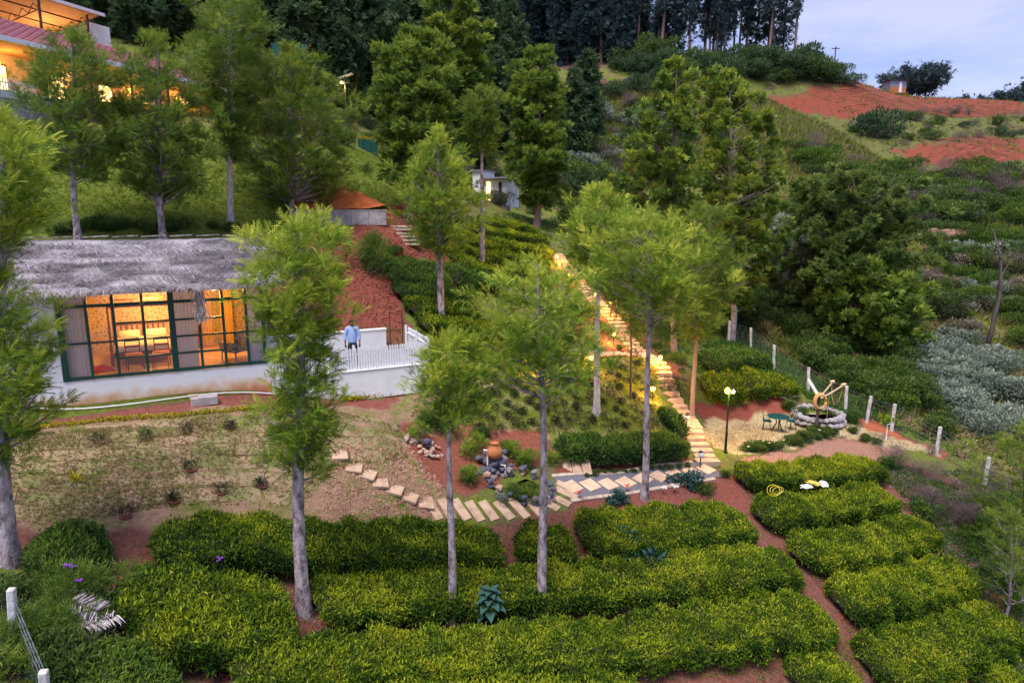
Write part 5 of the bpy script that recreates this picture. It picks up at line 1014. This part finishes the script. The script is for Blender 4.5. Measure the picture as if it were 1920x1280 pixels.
tree('dark dense tree left of the huge rounded one', (1545, 580), [(330, 1500, 1530), (370, 1480, 1560), (430, 1490, 1580), (500, 1490, 1590), (550, 1510, 1580)], 10, n=8000, limbs=90, size=.30, kind='bush', templ='spray5', bark='bark_dark', low=1.0, name='evergreen_tree', top_extra=0)
for px, py, kd, r in [(1090, 300, 'far', 3.0), (1130, 230, 'fargrey', 3.0), (1080, 350, 'far', 3.0)]: bush(kd, G(px, py), r, {300: 'large green shrub below the small conifer', 230: 'large silver canopy shrub right of the small conifer', 350: 'large green shrub behind the tall red trunk'}[py], None, r * 1.0)
bush('fard', G(1640, 258), 3.4, 'big dark round bush at the left end of the shrub strip between the fields', None, 4.2)
bush('oakdark', G(692, 512), .95, 'leafy green bush growing on the red bank', None, 1.45); bush('dark', G(735, 478), .5, 'small green bush on the red bank next to the steps')
dl = G(1845, 672); dt = thing('dead_tree', 'leaning dark bare dead tree on the right slope', 'tree', dl); s_ = mpp(dl)
MB().tube([(0, 0, -.2), (8 * s_, 0, 60 * s_), (14 * s_, 0, 130 * s_), (8 * s_, .1, 190 * s_), (-12 * s_, .1, 240 * s_)], [.14, .13, .11, .08, .03], 8).build('trunk', 'bark_dark', dt, True)
for z, dx, dz in ((150, 22, 40), (185, -30, 25), (215, -25, 8)): MB().tube([(11 * s_, 0, z * s_), ((11 + dx) * s_, .2, (z + dz) * s_)], [.04, .012], 5).build('branch', 'bark_dark', dt)
lg = G(1790, 452); lo = thing('felled_log', 'thick orange brown felled log lying on the right slope', 'log', lg, .05); s_ = mpp(lg)
MB().tube([((-50 + 10 * i) * s_, .06 * i * .5, .55 + .06 * math.sin(i * 1.7)) for i in range(11)], [.50 + .05 * math.sin(i * 2.3) - .012 * i for i in range(11)], 9).build('trunk', 'log', lo, True); MB().tube([(20 * s_, .1, .8), (42 * s_, .2, 1.2)], [.14, .06], 6).build('branch_stub', 'log', lo)
# bottom right: dry brush, weeds, near branches
GD = 'heap of dry purple brown brushwood right of the tea'
fill(['dry'], [(1650, 855), (1760, 850), (1850, 880), (1860, 960), (1780, 990), (1690, 930)], 22, .45, .85, GD, 'dry brushwood heaps right of the tea', 'brushwood')
fill(['dark', 'tea'], [(1650, 880), (1700, 900), (1850, 1000), (1930, 1060), (1930, 960), (1800, 930)], 16, .4, .75, {'dark': 'green weed clump among the dry brushwood', 'tea': 'bright green weed clump among the dry brushwood'}, {'dark': 'dark weeds in brushwood', 'tea': 'bright weeds in brushwood'})
bush('tea', G(1725, 965), .75, 'white flowering leafy weed beside the third right tea hedge'); bush('tea', G(1665, 880), .6, 'leafy weed with white flowers at the end of the top right tea hedge')
tree('yellow green near tree cut by the right edge', (1905, 1090), [(790, 1885, 1960), (850, 1840, 1990), (920, 1820, 2010), (1000, 1850, 2000), (1050, 1880, 1980)], 10, n=2600, limbs=40, size=.22, kind='olive', bark='bark_dark', templ='frond3', low=.5, name='young_tree')
tree('loose green sapling in front of the lower right hedges', (1880, 1180), [(950, 1860, 1930), (1010, 1835, 1960), (1080, 1840, 1970), (1130, 1860, 1950)], 6, n=1100, limbs=24, size=.20, kind='dark', bark='bark', templ='frond3', low=.4, name='young_tree')
fill(['olive', 'dark', 'tea'], [(1790, 960), (1930, 900), (1930, 1180), (1860, 1120), (1800, 1050)], 20, .4, .8, {'olive': 'olive shrub in the tangle at the right edge', 'dark': 'dark shrub in the tangle at the right edge', 'tea': 'bright shrub in the tangle at the right edge'}, {'olive': 'olive tangle', 'dark': 'dark tangle', 'tea': 'bright tangle'})
# bottom left: weeds, purple flowers, dry palm leaves
fill(['dark', 'dry', 'oakdark'], [(-20, 1100), (120, 1060), (250, 1100), (260, 1200), (120, 1260), (-20, 1270)], 22, .45, .8, {'dark': 'dark weed clump by the lower left fence', 'dry': 'dry reddish weed clump by the lower left fence', 'oakdark': 'feathery weed clump by the lower left fence'}, {'dark': 'dark lower left weeds', 'dry': 'dry lower left weeds', 'oakdark': 'feathery lower left weeds'})
def flower(px, py, h, mt, label, n=7, r=.05, group=None):
    b = G(px, py, h); o = thing('flower', label, 'flower', b, group=group); MB().tube([(0, 0, -.05), (.02, 0, h)], .006, 4).build('stem', 'hedge_core', o)
    v, t, q = scatter('broad', np.tile((.02, 0, h), (n, 1)) + R.normal(0, r * .3, (n, 3)), np.stack([np.cos(np.arange(n) * 6.28 / n), np.sin(np.arange(n) * 6.28 / n), np.full(n, .4)], -1), np.full(n, r * 1.5), np.zeros(n), .1); link('petals', mesh_np('petals', v, t, mt), o)
for px, py, lab in ((124, 1060, 'upper pinkish purple flower in the lower left weeds'), (136, 1063, 'larger purple flower beside the upper pinkish one'), (146, 1090, 'lowest purple flower in the lower left weeds'), (410, 1048, 'single purple flower above the uppermost tea hedge')): flower(px, py, .95, 'petal_purple', lab, 6, .055)
pl = G(165, 1190, .3); pf = thing('dry_palm_leaves', 'bleached dry palm leaf mats dumped in the lower left weeds', 'palm leaves', (pl[0], pl[1], pl[2] + .55), .4)
for (cx_, cy_, cz_, rx_, ry_, L_) in ((-.05, .2, .18, .5, -.6, .75), (.15, -.15, .0, .1, .3, .95)):
    n = 110; L_ *= .75; f = U(-.5, .5, n); M_ = np.array(Matrix.Rotation(rx_, 3, 'X') @ Matrix.Rotation(ry_, 3, 'Z')); pos = np.stack([f * L_, np.zeros(n), R.normal(0, .015, n)], -1) @ M_.T + (cx_, cy_, cz_); d = np.stack([R.normal(.3, .15, n), np.where(U(size=n) < .5, -1, 1) * np.ones(n), R.normal(0, .1, n)], -1) @ M_.T
    v, t, q = scatter('needle', pos, d, U(.18, .30, n), np.clip(R.normal(.55, .25, n), 0, 1), .2); link('leaf_mat', mesh_np('leaf_mat', v, t, 'thatch', q), pf)
mat('post_paint', (.66, .64, .65), (.30, .25, .23), .85, 5, .4, lo=.30, hi=.55)
def wire_fence(label, posts, h=1.3, lean=0.0):
    pts = [G(x, y) for x, y in posts]; o = thing('wire_fence', label, 'fence', pts[0]); b0 = np.array(pts[0])
    for p in pts:
        q = p - b0; mb = MB().box((q[0], q[1], q[2] + h / 2 - .15), (.12, .12, (h + .3) * U(.92, 1.05)), M=Matrix.Rotation(lean + U(-.05, .05), 3, 'Y') @ Matrix.Rotation(U(-.06, .06), 3, 'X') @ Matrix.Rotation(.3, 3, 'Z')); q_ = mb.build('post', 'post_paint', o, bevel=.015)
    net = MB()
    for p, q in zip(pts[:-1], pts[1:]):
        p, q = p - b0, q - b0; L = np.linalg.norm(q - p); n = max(int(L / .30), 2)
        for k in range(1, 7): net.tube([p + (0, .07, h * k / 6.5), q + (0, .07, h * k / 6.5)], .008, 3, False)
        for k in range(n): a_ = p + (q - p) * k / n; c_ = p + (q - p) * (k + 1) / n; net.tube([a_ + (0, .07, .05), c_ + (0, .07, h * .95)], .007, 3, False); net.tube([a_ + (0, .07, h * .95), c_ + (0, .07, .05)], .007, 3, False)
    net.build('wire_net', 'wire', o)
wire_fence('wire net fence with white posts along the right boundary', [(1366, 642), (1407, 655), (1450, 690), (1514, 735), (1584, 775), (1626, 793), (1672, 808), (1756, 852), (1846, 912)], 1.3)
wire_fence('wire net fence with white posts in the lower left corner', [(34, 1240), (96, 1400)], 1.35, .13)
# ------------------------------------------------------------------ seating terrace: table, chairs, lamp post, well
def iron_chair(px, py, rz, label):
    o = thing('garden_chair', label, 'chair', G(px, py), rz); MB().lathe([(.19, .42), (.21, .435), (.19, .45)], 12).build('seat', 'metal_green', o)
    for k in range(4): a_ = .785 + k * 1.571; MB().tube([(.16 * math.cos(a_), .16 * math.sin(a_), .43), (.20 * math.cos(a_), .20 * math.sin(a_), .2), (.24 * math.cos(a_), .24 * math.sin(a_), 0)], [.016, .013, .018], 5).build('leg', 'metal_green', o)
    bk = MB().tube([(.19 * math.cos(t), .19 * math.sin(t) * .4 + .14, .44 + .46 * math.sin(t)) for t in np.linspace(0, math.pi, 9)], .017, 5)
    for x in (-.08, 0, .08): bk.tube([(x, .17, .44), (x * .8, .20, .86)], .012, 4)
    bk.tube([(-.15, .18, .66), (.15, .18, .66)], .010, 4).build('backrest', 'metal_green', o)
    for sx in (-1, 1): MB().tube([(sx * .19, .15, .62), (sx * .22, -.02, .64), (sx * .20, -.14, .44)], .012, 5).build('armrest', 'metal_green', o)
iron_chair(1437, 806, 1.25, 'green cast iron garden chair left of the round table'); iron_chair(1482, 806, -1.25, 'green cast iron garden chair right of the round table')
o = thing('garden_table', 'round green cast iron garden table on the terrace', 'table', G(1458, 809)); MB().lathe([(.46, .68), (.48, .70), (.46, .72)], 20).build('tabletop', 'metal_green', o)
for k in range(3): a_ = k * 2.094 + .4; MB().tube([(.12 * math.cos(a_), .12 * math.sin(a_), .69), (.08 * math.cos(a_), .08 * math.sin(a_), .4), (.2 * math.cos(a_), .2 * math.sin(a_), .12), (.30 * math.cos(a_), .30 * math.sin(a_), 0)], [.03, .026, .03, .028], 6).build('leg', 'metal_green', o)
b = G(1360, 849); s_ = mpp(b); o = thing('lamp_post', 'tall dark green garden lamp post with one lit head', 'lamp', b)
MB().lathe([(.09, 0), (.09, .06), (.055, .1), (.05, .9), (.04, .95), (.038, 2.42)], 10).build('pole', 'lamp_green', o); MB().tube([(-.08, 0, 2.44), (.2, 0, 2.44)], .022, 6).build('arm', 'lamp_green', o)
MB().lathe([(.05, 2.45), (.10, 2.50), (.115, 2.58), (.08, 2.66), (.02, 2.70)], 10, (-.06, 0, 0)).build('lit_globe', 'bulb', o, True); MB().lathe([(.04, 2.45), (.075, 2.50), (.07, 2.56), (.02, 2.60)], 10, (.18, 0, 0)).build('unlit_globe', 'white_paint', o, True)
plight((-.06, -.22, 2.56), 80, (1, .58, .12), .1, parent=o); plight((-.06, .2, 2.66), 80, (1, .58, .12), .1, parent=o)
wc = G(1540, 798); wc = wc + np.array([0, .4, 0]); we = thing('stone_well', 'low stone well ringed by rough grey stones', 'well', wc); s_ = mpp(wc); RX = 47 * s_
sv = []
for k in range(6):
    g = bmesh.new(); bmesh.ops.create_icosphere(g, subdivisions=1, radius=1)
    for v_ in g.verts: v_.co *= U(.82, 1.15)
    me = bpy.data.meshes.new('stone'); g.to_mesh(me); g.free(); sv.append(me)
def stones(parent, pts, sizes, mts, name='stone'):
    for p, s1 in zip(pts, sizes):
        i = R.integers(6); key = (i, mts[R.integers(len(mts))]); me = STM.get(key)
        if me is None: me = sv[i].copy(); me.materials.clear(); me.materials.append(MATS[key[1]]); STM[key] = me
        o = link(name, me, parent, tuple(p)); o.scale = s1; o.rotation_euler = (U(-.3, .3), U(-.3, .3), U(0, 6.28))
STM = {}
pts, sz = [], []
for lv in range(2):
    n = 22
    for k in range(n):
        a_ = 2 * math.pi * (k + .5 * lv) / n; rr_ = RX * (.88 - .03 * lv); x, y = rr_ * math.cos(a_), rr_ * .85 * math.sin(a_); pts.append((x, y, H(wc[0] + x, wc[1] + y) * .3 - wc[2] * .3 + .14 + .24 * lv)); sz.append((U(.22, .30), U(.18, .24), U(.12, .15)))
stones(we, pts, sz, ['stone_grey', 'stone_grey', 'concrete']); MB().lathe([(.01, .30), (RX * .8, .30)], 20).build('water', 'water', we)
rp_ = thing('rope_coil', 'thick coil of orange rope hanging on the dark well post', 'rope', wc + np.array([-20 * s_, -RX * .85, 1.35]))
for k in range(4): MB().tube([((.26 - .02 * (k % 2)) * math.cos(t), -.10 - .045 * k, .36 * math.sin(t) * (1 - .04 * k)) for t in np.linspace(0, 2 * math.pi, 15)], .045, 6).build('turn', 'rope', rp_, True)
wp = thing('well_hoist', 'dark post and bamboo poles of the well hoist', 'hoist', wc + np.array([-20 * s_, -RX * .85, 0]))
MB().tube([(0, 0, -.3), (0, 0, 1.62)], .07, 8).build('post', 'bark_dark', wp); MB().tube([(0, 0, 1.40), (28 * s_, .5, 1.52), (62 * s_, 1.0, 1.80)], [.05, .045, .04], 6).build('pole', 'bamboo', wp); MB().tube([(5 * s_, .2, 1.42), (48 * s_, 1.4, 1.80)], [.04, .035], 6).build('pole', 'bamboo', wp)
MB().tube([(28 * s_, .5, 1.52), (28 * s_, .55, .2)], .015, 5).build('rope', 'rope', wp); MB().tube([(62 * s_, 1.0, 1.78), (58 * s_, 1.05, 1.1), (52 * s_, 1.2, .8), (49 * s_, 1.35, 1.2), (48 * s_, 1.4, 1.80)], .018, 5).build('rope', 'rope', wp); MB().tube([(0, .1, 1.55), (-13 * s_, .5, 2.2)], .07, 6).build('strut', 'white_paint', wp)
for p, q in (((58 * s_, 1.0, 1.80), (66 * s_, 1.0, 1.84)), ((45 * s_, 1.4, 1.84), (52 * s_, 1.4, 1.88))): MB().tube([p, q], .085, 6).build('pulley', 'bamboo', wp)
wq = thing('water_pipe', 'bent white pipe lying on the bank behind the well', 'pipe', Vz(G(1475, 750))); q0 = np.array(wq.location)
MB().tube([np.array(Vz(G(*p), .08)) - q0 for p in ((1464, 748), (1500, 745))], .03, 6).build('pipe', 'pvc', wq); MB().tube([np.array(Vz(G(*p), .10)) - q0 for p in ((1464, 749), (1478, 753), (1491, 758))], .03, 6).build('pipe', 'pvc', wq)
# flower border of the terrace
fill(['dark', 'tea', 'dark'], [(1375, 842), (1450, 832), (1550, 808), (1565, 815), (1460, 842), (1385, 850)], 22, .28, .5, {'dark': 'dark low shrub in the terrace flower border', 'tea': 'bright low shrub in the terrace flower border'}, {'dark': 'dark terrace border shrubs', 'tea': 'bright terrace border shrubs'})
for px, py in ((1383, 832), (1402, 838), (1430, 826), (1442, 830), (1450, 822), (1468, 826), (1535, 806), (1580, 800), (1520, 776)): flower(px, py, .55, 'petal_white', 'white flower in the terrace flower border', 6, .038, 'white flowers of the terrace border')
for px, py, r in ((1480, 768, .55), (1500, 782, .5), (1575, 790, .5), (1598, 790, .6), (1572, 800, .3), (1600, 812, .35), (1625, 826, .35), (1645, 832, .3)): bush('tea' if px % 2 == 0 else 'dark', G(px, py), r, 'green shrub planted around the well', 'shrubs around the well')
sp_ = thing('sapling', 'young sapling held by a white pipe on the terrace', 'sapling', G(1661, 826)); MB().tube([(0, 0, 0), (0, 0, .75), (.25, 0, .8)], .03, 6).build('pipe', 'pvc', sp_)
v, t, q = scatter('broad', np.stack([R.normal(-.05, .15, 60), R.normal(0, .15, 60), U(.75, 1.2, 60)], -1), R.normal(0, .7, (60, 3)) + (0, 0, .4), U(.12, .22, 60), U(.3, .8, 60)); link('leaves', mesh_np('leaves', v, t, 'leaf_tea', q), sp_)
# ------------------------------------------------------------------ path lamps
def bollard(px, py, lit, label, h=.42, watts=16, zoff=None):
    h += .12; b = G(px, py, h); o = thing('path_lamp', label, 'lamp', b); MB().lathe([(.05, 0), (.05, .03), (.022, .05), (.022, h - .08)], 8).build('stem', 'metal_dark', o)
    MB().lathe([(.06, h - .08), (.10, h - .02), (.105, h + .05), (.07, h + .12)], 10).build('globe', 'bulb' if lit else 'white_paint', o, True); MB().lathe([(.09, h + .12), (.085, h + .15), (.02, h + .19)], 10).build('cap', 'metal_dark', o)
    if lit: plight((0, -.16, h + .02), watts * .7, (1, .50, .08), .06, parent=o); plight((.05, .16, h + .05), watts * .7, (1, .50, .08), .06, parent=o)
for px, py, h, w_, lab in ((1044, 482, .5, 60, 'lit path lamp at the top of the garden stairs'), (1068, 517, .5, 60, 'second lit lamp from the top of the garden stairs'), (1117, 553, .9, 60, 'lit lamp on the stairs behind the pale slender trunk'), (1146, 567, .9, 30, 'left of the twin lit lamps above the stairs'), (1156, 567, .9, 30, 'right of the twin lit lamps above the stairs'),
                       (1151, 627, .45, 60, 'lit lamp halfway down the garden stairs'), (1108, 672, .4, 60, 'lit lamp on the narrow path at the top of the bed'), (1238, 671, .45, 60, 'lit lamp where the stairs meet the narrow path'), (1224, 730, .45, 50, 'lit lamp at the right edge of the planted bed'), (985, 676, .35, 45, 'lit lamp at the left end of the narrow path'), (961, 436, .6, 15, 'small lit lamp among the upper tea rows'), (1101, 440, 1.8, 20, 'lit lamp above the top of the stairs')): bollard(px, py, True, lab, h, w_)
bollard(1314, 854, False, 'unlit black lamp at the foot of the garden stairs'); bollard(1288, 784, False, 'unlit lamp beside the twin stemmed tree')
# solar street lamp, power pole
sl = G(650, 236); so = thing('solar_street_lamp', 'solar street lamp on a pole behind the upper lawn', 'lamp', sl); s_ = mpp(sl); hh = 88 * s_
MB().tube([(0, 0, 0), (0, 0, hh)], [.06, .045], 8).build('pole', 'metal_dark', so); MB().box((.1, 0, hh), (1.1, .6, .04), M=Matrix.Rotation(-.35, 3, 'Y')).build('solar_panel', 'tin', so); B((-.2, -.2, hh - .5), (.18, .3, .14)).build('lamp_head', 'bulb_soft', so); plight((-.2, -.4, hh - .75), 90, (1, .7, .25), .1, parent=so)
ep = Vz(P(1565, 116, 118)); eo = thing('power_pole', 'wooden power pole on the skyline right of the grove', 'pole', ep); MB().tube([(0, 0, -1), (0, 0, 4.2)], [.11, .09], 7).build('pole', 'bark_dark', eo); B((0, 0, 3.9), (1.3, .12, .12)).build('crossarm', 'bark_dark', eo)
for x in (-.55, 0, .55): MB().lathe([(.03, 3.95), (.05, 4.0), (.03, 4.12)], 6, (x, 0, 0)).build('insulator', 'white_paint', eo)
# green shade nets
for lab, a_, b_, Y, h in (('green shade net behind the open hall', (235, 12), (330, 6), 62, 1.8), ('strip of green shade net at the forest edge', (510, 95), (575, 98), 54, 1.1), ('green shade net beside the solar lamp', (672, 282), (708, 288), 50, 1.7)):
    p, q = P(*a_, Y), P(*b_, Y); o = thing('shade_net', lab, 'net', p); L = q - p; mb = MB(); n = 12
    for k in range(n + 1): x = L * k / n; mb.v += [tuple(x + (0, .06 * math.sin(k * 1.7), h * .5)), tuple(x + (0, .06 * math.cos(k * 1.3), -h * .5))]
    mb.f = [(2 * k, 2 * k + 2, 2 * k + 3, 2 * k + 1) for k in range(n)]; ob = mb.build('net', 'net_green', o); sm = ob.modifiers.new('t', 'SOLIDIFY'); sm.thickness = .01
    for f_ in (0, 1): x = L * f_; MB().tube([tuple(x + (0, .1, -h * .5 - 2.5)), tuple(x + (0, .1, h * .55))], .03, 5).build('post', 'bark_dark', o)
# ------------------------------------------------------------------ pond, pot and rockery
pd = G(975, 915); po = thing('rock_pond', 'small stone built pond with stacked dark rocks', 'pond', pd); s_ = mpp(pd)
pts, sz, = [], []
for k in range(34):
    a_ = 2 * math.pi * k / 17; lv = k // 17; x, y = 62 * s_ * math.cos(a_), .75 * math.sin(a_); pts.append((x, y, H(pd[0] + x, pd[1] + y) - pd[2] + .05 + .18 * lv)); sz.append((U(.12, .2), U(.1, .16), U(.08, .12)))
stones(po, pts, sz, ['stone_blue', 'stone', 'stone_tan', 'stone_blue'])
pts, sz = [], []
for k in range(40):
    lv = k // 14; x, y = -48 * s_ + R.normal(0, .28), .55 + R.normal(0, .22) + lv * .08; pts.append((x, y, H(pd[0] + x, pd[1] + y) - pd[2] + .04 + .17 * lv)); sz.append((U(.14, .24), U(.12, .2), U(.09, .13)))
stones(po, pts, sz, ['stone_blue', 'stone_blue', 'stone', 'stone_blue']); MB().lathe([(.01, .08), (.55, .08)], 16).build('water', 'water', po)
ptp = Vz(P(927, 886, pd[1] + .42), .50); pt = thing('terracotta_pot', 'terracotta water pot on the dark rocks of the pond', 'pot', (ptp[0], ptp[1], ptp[2] + .0)); MB().lathe([(.12, 0), (.24, .10), (.27, .22), (.22, .36), (.12, .44), (.11, .50), (.15, .54), (.12, .54), (.09, .46)], 14).build('body', 'terracotta', pt, True)
for lab, a_ in (('white bent water tap pipe above the pond', ((906, 843), (914, 844), (914, 858))), ('white water tap pipe beside the terracotta pot', ((938, 871), (947, 872), (947, 892), (950, 898)))):
    c_ = np.array([P(x, y, pd[1] + .35) for x, y in a_]); o = thing('tap_pipe', lab, 'pipe', c_[-1]); MB().tube([tuple(q - c_[-1]) for q in c_] + ([(0, 0, -.25)]), .025, 6).build('pipe', 'pvc', o)
rk = G(793, 840); ro = thing('rockery', 'ring of pale and blue stones at the left of the pond bed', 'rockery', rk); pts, sz = [], []
for k in range(44): a_ = U(0, 6.28); r_ = U(.15, .75) ** .7; x, y = .75 * r_ * math.cos(a_), .65 * r_ * math.sin(a_); pts.append((x, y, H(rk[0] + x, rk[1] + y) - rk[2] + U(.02, .12))); sz.append((U(.06, .13), U(.06, .12), U(.04, .08)))
stones(ro, pts, sz, ['stone_tan', 'stone_tan', 'slab', 'stone_grey']); stones(ro, [(.12, .1, .16)], [(.22, .18, .14)], ['stone_blue'])
# garden slabs leaning on the bank
gs = thing('leaning_slabs', 'three pinkish stone slabs leaning on the soil bank below the hedge', 'slabs', G(1080, 888))
for k in range(3): MB().box((-.32 + .34 * k, .35, .22), (.32, .95, .09), M=Matrix.Rotation(.62, 3, 'X') @ Matrix.Rotation(.12, 3, 'Z')).build('slab', 'stone_tan', gs, bevel=.02)
# individual garden plants
for kd, px, py, r, lab in [('tea', 803, 800, .55, 'leafy plant behind the stone ring'), ('dark', 820, 805, .6, 'dark leafy plant behind the stone ring'), ('dark', 912, 822, .45, 'dark shrub behind the terracotta pot'), ('oakling', 775, 820, .4, 'bright upright plant left of the stone ring'), ('oakling', 880, 850, .5, 'feathery plant left of the pond'), ('oakling', 880, 905, .45, 'grassy plant at the left foot of the pond'), ('oakling', 985, 880, .5, 'feathery plant at the rear of the pond'), ('oakling', 960, 855, .45, 'bright plant behind the pot'), ('oakdark', 970, 935, .4, 'low plants at the pond front'), ('oakdark', 1000, 935, .4, 'low plants at the right pond front'), ('grey', 942, 938, .28, 'pale spiky plant at the pond edge'), ('oakling', 1040, 870, .45, 'feathery shrub left of the leaning slabs'),
                       ('blue', 1160, 945, .36, 'leafy blue green plant on the soil left of the path trunk'), ('blue', 1285, 912, .46, 'large leafy plant right of the path trunk'), ('blue', 1183, 1045, .7, 'bluish feathery shrub in the wide tea hedge'), ('blue', 1230, 1130, .28, 'small bluish weed in the second tea hedge'), ('tea', 1322, 925, .45, 'dark green bush at the end of the wide tea hedge'),
                       ('dry', 700, 1060, .4, 'dry fallen branch on the uppermost tea hedge'), ('yellow', 685, 270, .6, 'yellow bush beside the solar lamp'), ('yellow', 748, 404, .35, 'small yellow bush on the lawn above the bank steps'), ('tea', 1360, 895, .3, 'small plant at the corner of the tiled path'), ('purple', 1260, 730, .55, 'tall dark red shrub right of the upper stairs'), ('purple', 1262, 745, .6, 'dark red shrub at the turn of the stairs')]:
    bush(kd, G(px, py), r, lab, None, r * (1.3 if kd == 'purple' else 1.0), 'plant' if r < .6 else 'shrub', 'plant' if r < .6 else 'shrub')
bp_ = G(918, 1150, .45) + np.array([0, 0, .30]); bl = thing('broad_leaf_plant', 'large soft broad leaved blue green plant in the tea', 'plant', bp_); MB().tube([(0, 0, -.4), (0, 0, .75)], [.03, .012], 6).build('stem', 'hedge_core', bl)
lf = MB(); lf.add([(0, 0, 0), (.11, .12, .03), (.13, .25, .0), (.06, .38, -.06), (0, .46, -.13), (-.06, .38, -.06), (-.13, .25, .0), (-.11, .12, .03), (0, .2, -.02)], [(0, 1, 8), (1, 2, 8), (2, 3, 8), (3, 4, 8), (4, 5, 8), (5, 6, 8), (6, 7, 8), (7, 0, 8)])
lm = lf.mesh('leaf', 'leaf_blue', True); a = lm.attributes.new('tint', 'FLOAT', 'POINT'); a.data.foreach_set('value', np.full(9, .62, np.float32))
for k in range(34):
    f = k / 34; q_ = link('leaf', lm, bl, (.03 * math.cos(k), .03 * math.sin(k), .28 + .5 * f)); q_.rotation_euler = (.75 * f - .15 + U(-.15, .15), 0, k * 2.4); q_.scale = (1.1 - .55 * f,) * 3
# seedlings of the planted bed and of the lawn
SDM = [proto_bush(420, .30, 'needle', 'leaf_purple', 200 + i, 1.0, 4, 3) for i in range(3)]
hole = MB().lathe([(.55, .0), (.5, .05), (.2, .03)], 9).mesh('soil_ring', 'red_soil')
def seedling(px, py, r, label, group):
    o = put('seedling', SDM[R.integers(3)], label, 'seedling', G(px, py), r, U(0, 6), group, ('stems', 'foliage'))
    if group is None: link('soil_ring', hole, o)
for j, y in enumerate(np.linspace(688, 806, 11)):
    xl, xr = 930 - (y - 688) * .25, 1225 + (y - 688) * .25
    for i in range(9):
        x = xl + (xr - xl) * (i + .5 * (j % 2) + U(-.15, .15)) / 9
        if x < 1245: seedling(x, y + U(-3, 3), U(.24, .32), 'young dark tufted plant in the grassy bed', 'young plants of the grassy bed')
for px, py, lab in ((185, 832, 'leftmost seedling of the row under the cottage'), (276, 824, 'second seedling of the row under the cottage'), (352, 812, 'third seedling of the row under the cottage'), (430, 806, 'fourth seedling of the row under the cottage'), (236, 968, 'seedling in a red hole at the lower lawn edge'), (328, 942, 'seedling right of the red hole'), (415, 926, 'seedling on the lower lawn seam'), (492, 914, 'seedling left of the tall long-crowned tree'), (360, 882, 'small seedling in the middle of the lawn')): seedling(px, py, .26, lab, None)
v, t, q = scatter('needle', np.zeros((26, 3)), R.normal(0, .6, (26, 3)) + (0, 0, .7), U(.22, .36, 26), U(.5, 1, 26)); yp = thing('spiky_plant', 'pale yellow spiky plant on the lawn near the left trunk', 'plant', G(140, 905)); link('leaves', mesh_np('leaves', v, t, 'leaf_yellow', q), yp)
for px in np.linspace(1100, 1290, 12): bush('dark', G(px, 893 - (px - 1100) * .09), U(.14, .24), 'small plant in the soil strip behind the tiled path', 'small plants behind the tiled path', None, 'plant', 'plant')
for k, (px, py) in enumerate([(648, 742), (662, 742), (690, 738), (698, 730), (725, 735), (738, 733), (757, 728), (770, 722)]): bush('purple', G(px, py), U(.16, .30), 'small rose bush at the foot of the white patio wall', 'rose bushes at the patio wall', U(.25, .45), 'rose_bush', 'shrub')
for px, py, mt_, lab in ((1085, 925, 'petal_red', 'small red flower left on the soil below the tiled path'), (1175, 912, 'petal_red', 'orange red flower below the middle of the tiled path'), (1244, 915, 'petal_white', 'left white flower below the tiled path'), (1264, 914, 'petal_white', 'right white flower below the tiled path'), (1064, 695, 'petal_white', 'white flower at the top of the planted bed'), (1080, 720, 'petal_red', 'red flower in the planted bed')): flower(px, py, .25, mt_, lab, 7, .09)
# hose, sacks
b = G(1450, 922, .75); o = thing('hose', 'loops of yellow hose lying on the tea', 'hose', b)
for k in range(3): a_ = k * .5; MB().tube([(.22 * math.cos(t) + .08 * k, .10 * math.sin(t + a_), .80 + .17 * math.sin(t) * (1 - .2 * k)) for t in np.linspace(0, 6.1, 18)], .010, 5).build('loop', 'hose_yellow', o)
for px, py, mt_, lab in ((1512, 912, 'pvc', 'left white plastic sack on the tea'), (1524, 906, 'sack_yellow', 'yellow plastic sack between the white ones'), (1545, 908, 'pvc', 'right white plastic sack on the tea')):
    b = G(px, py, .75); o = thing('plastic_sack', lab, 'sack', b + np.array([0, 0, .75]), U(0, 3)); g = bmesh.new(); bmesh.ops.create_icosphere(g, subdivisions=2, radius=1)
    for v_ in g.verts: v_.co = Vector((v_.co.x * .24, v_.co.y * .15, v_.co.z * .07)) * U(.55, 1.25)
    me = bpy.data.meshes.new('bag'); g.to_mesh(me); g.free(); me.materials.append(MATS[mt_]); link('bag', me, o); MB().box((.05, .02, .03), (.22, .2, .03), .5).build('flap', mt_, o, bevel=.012)
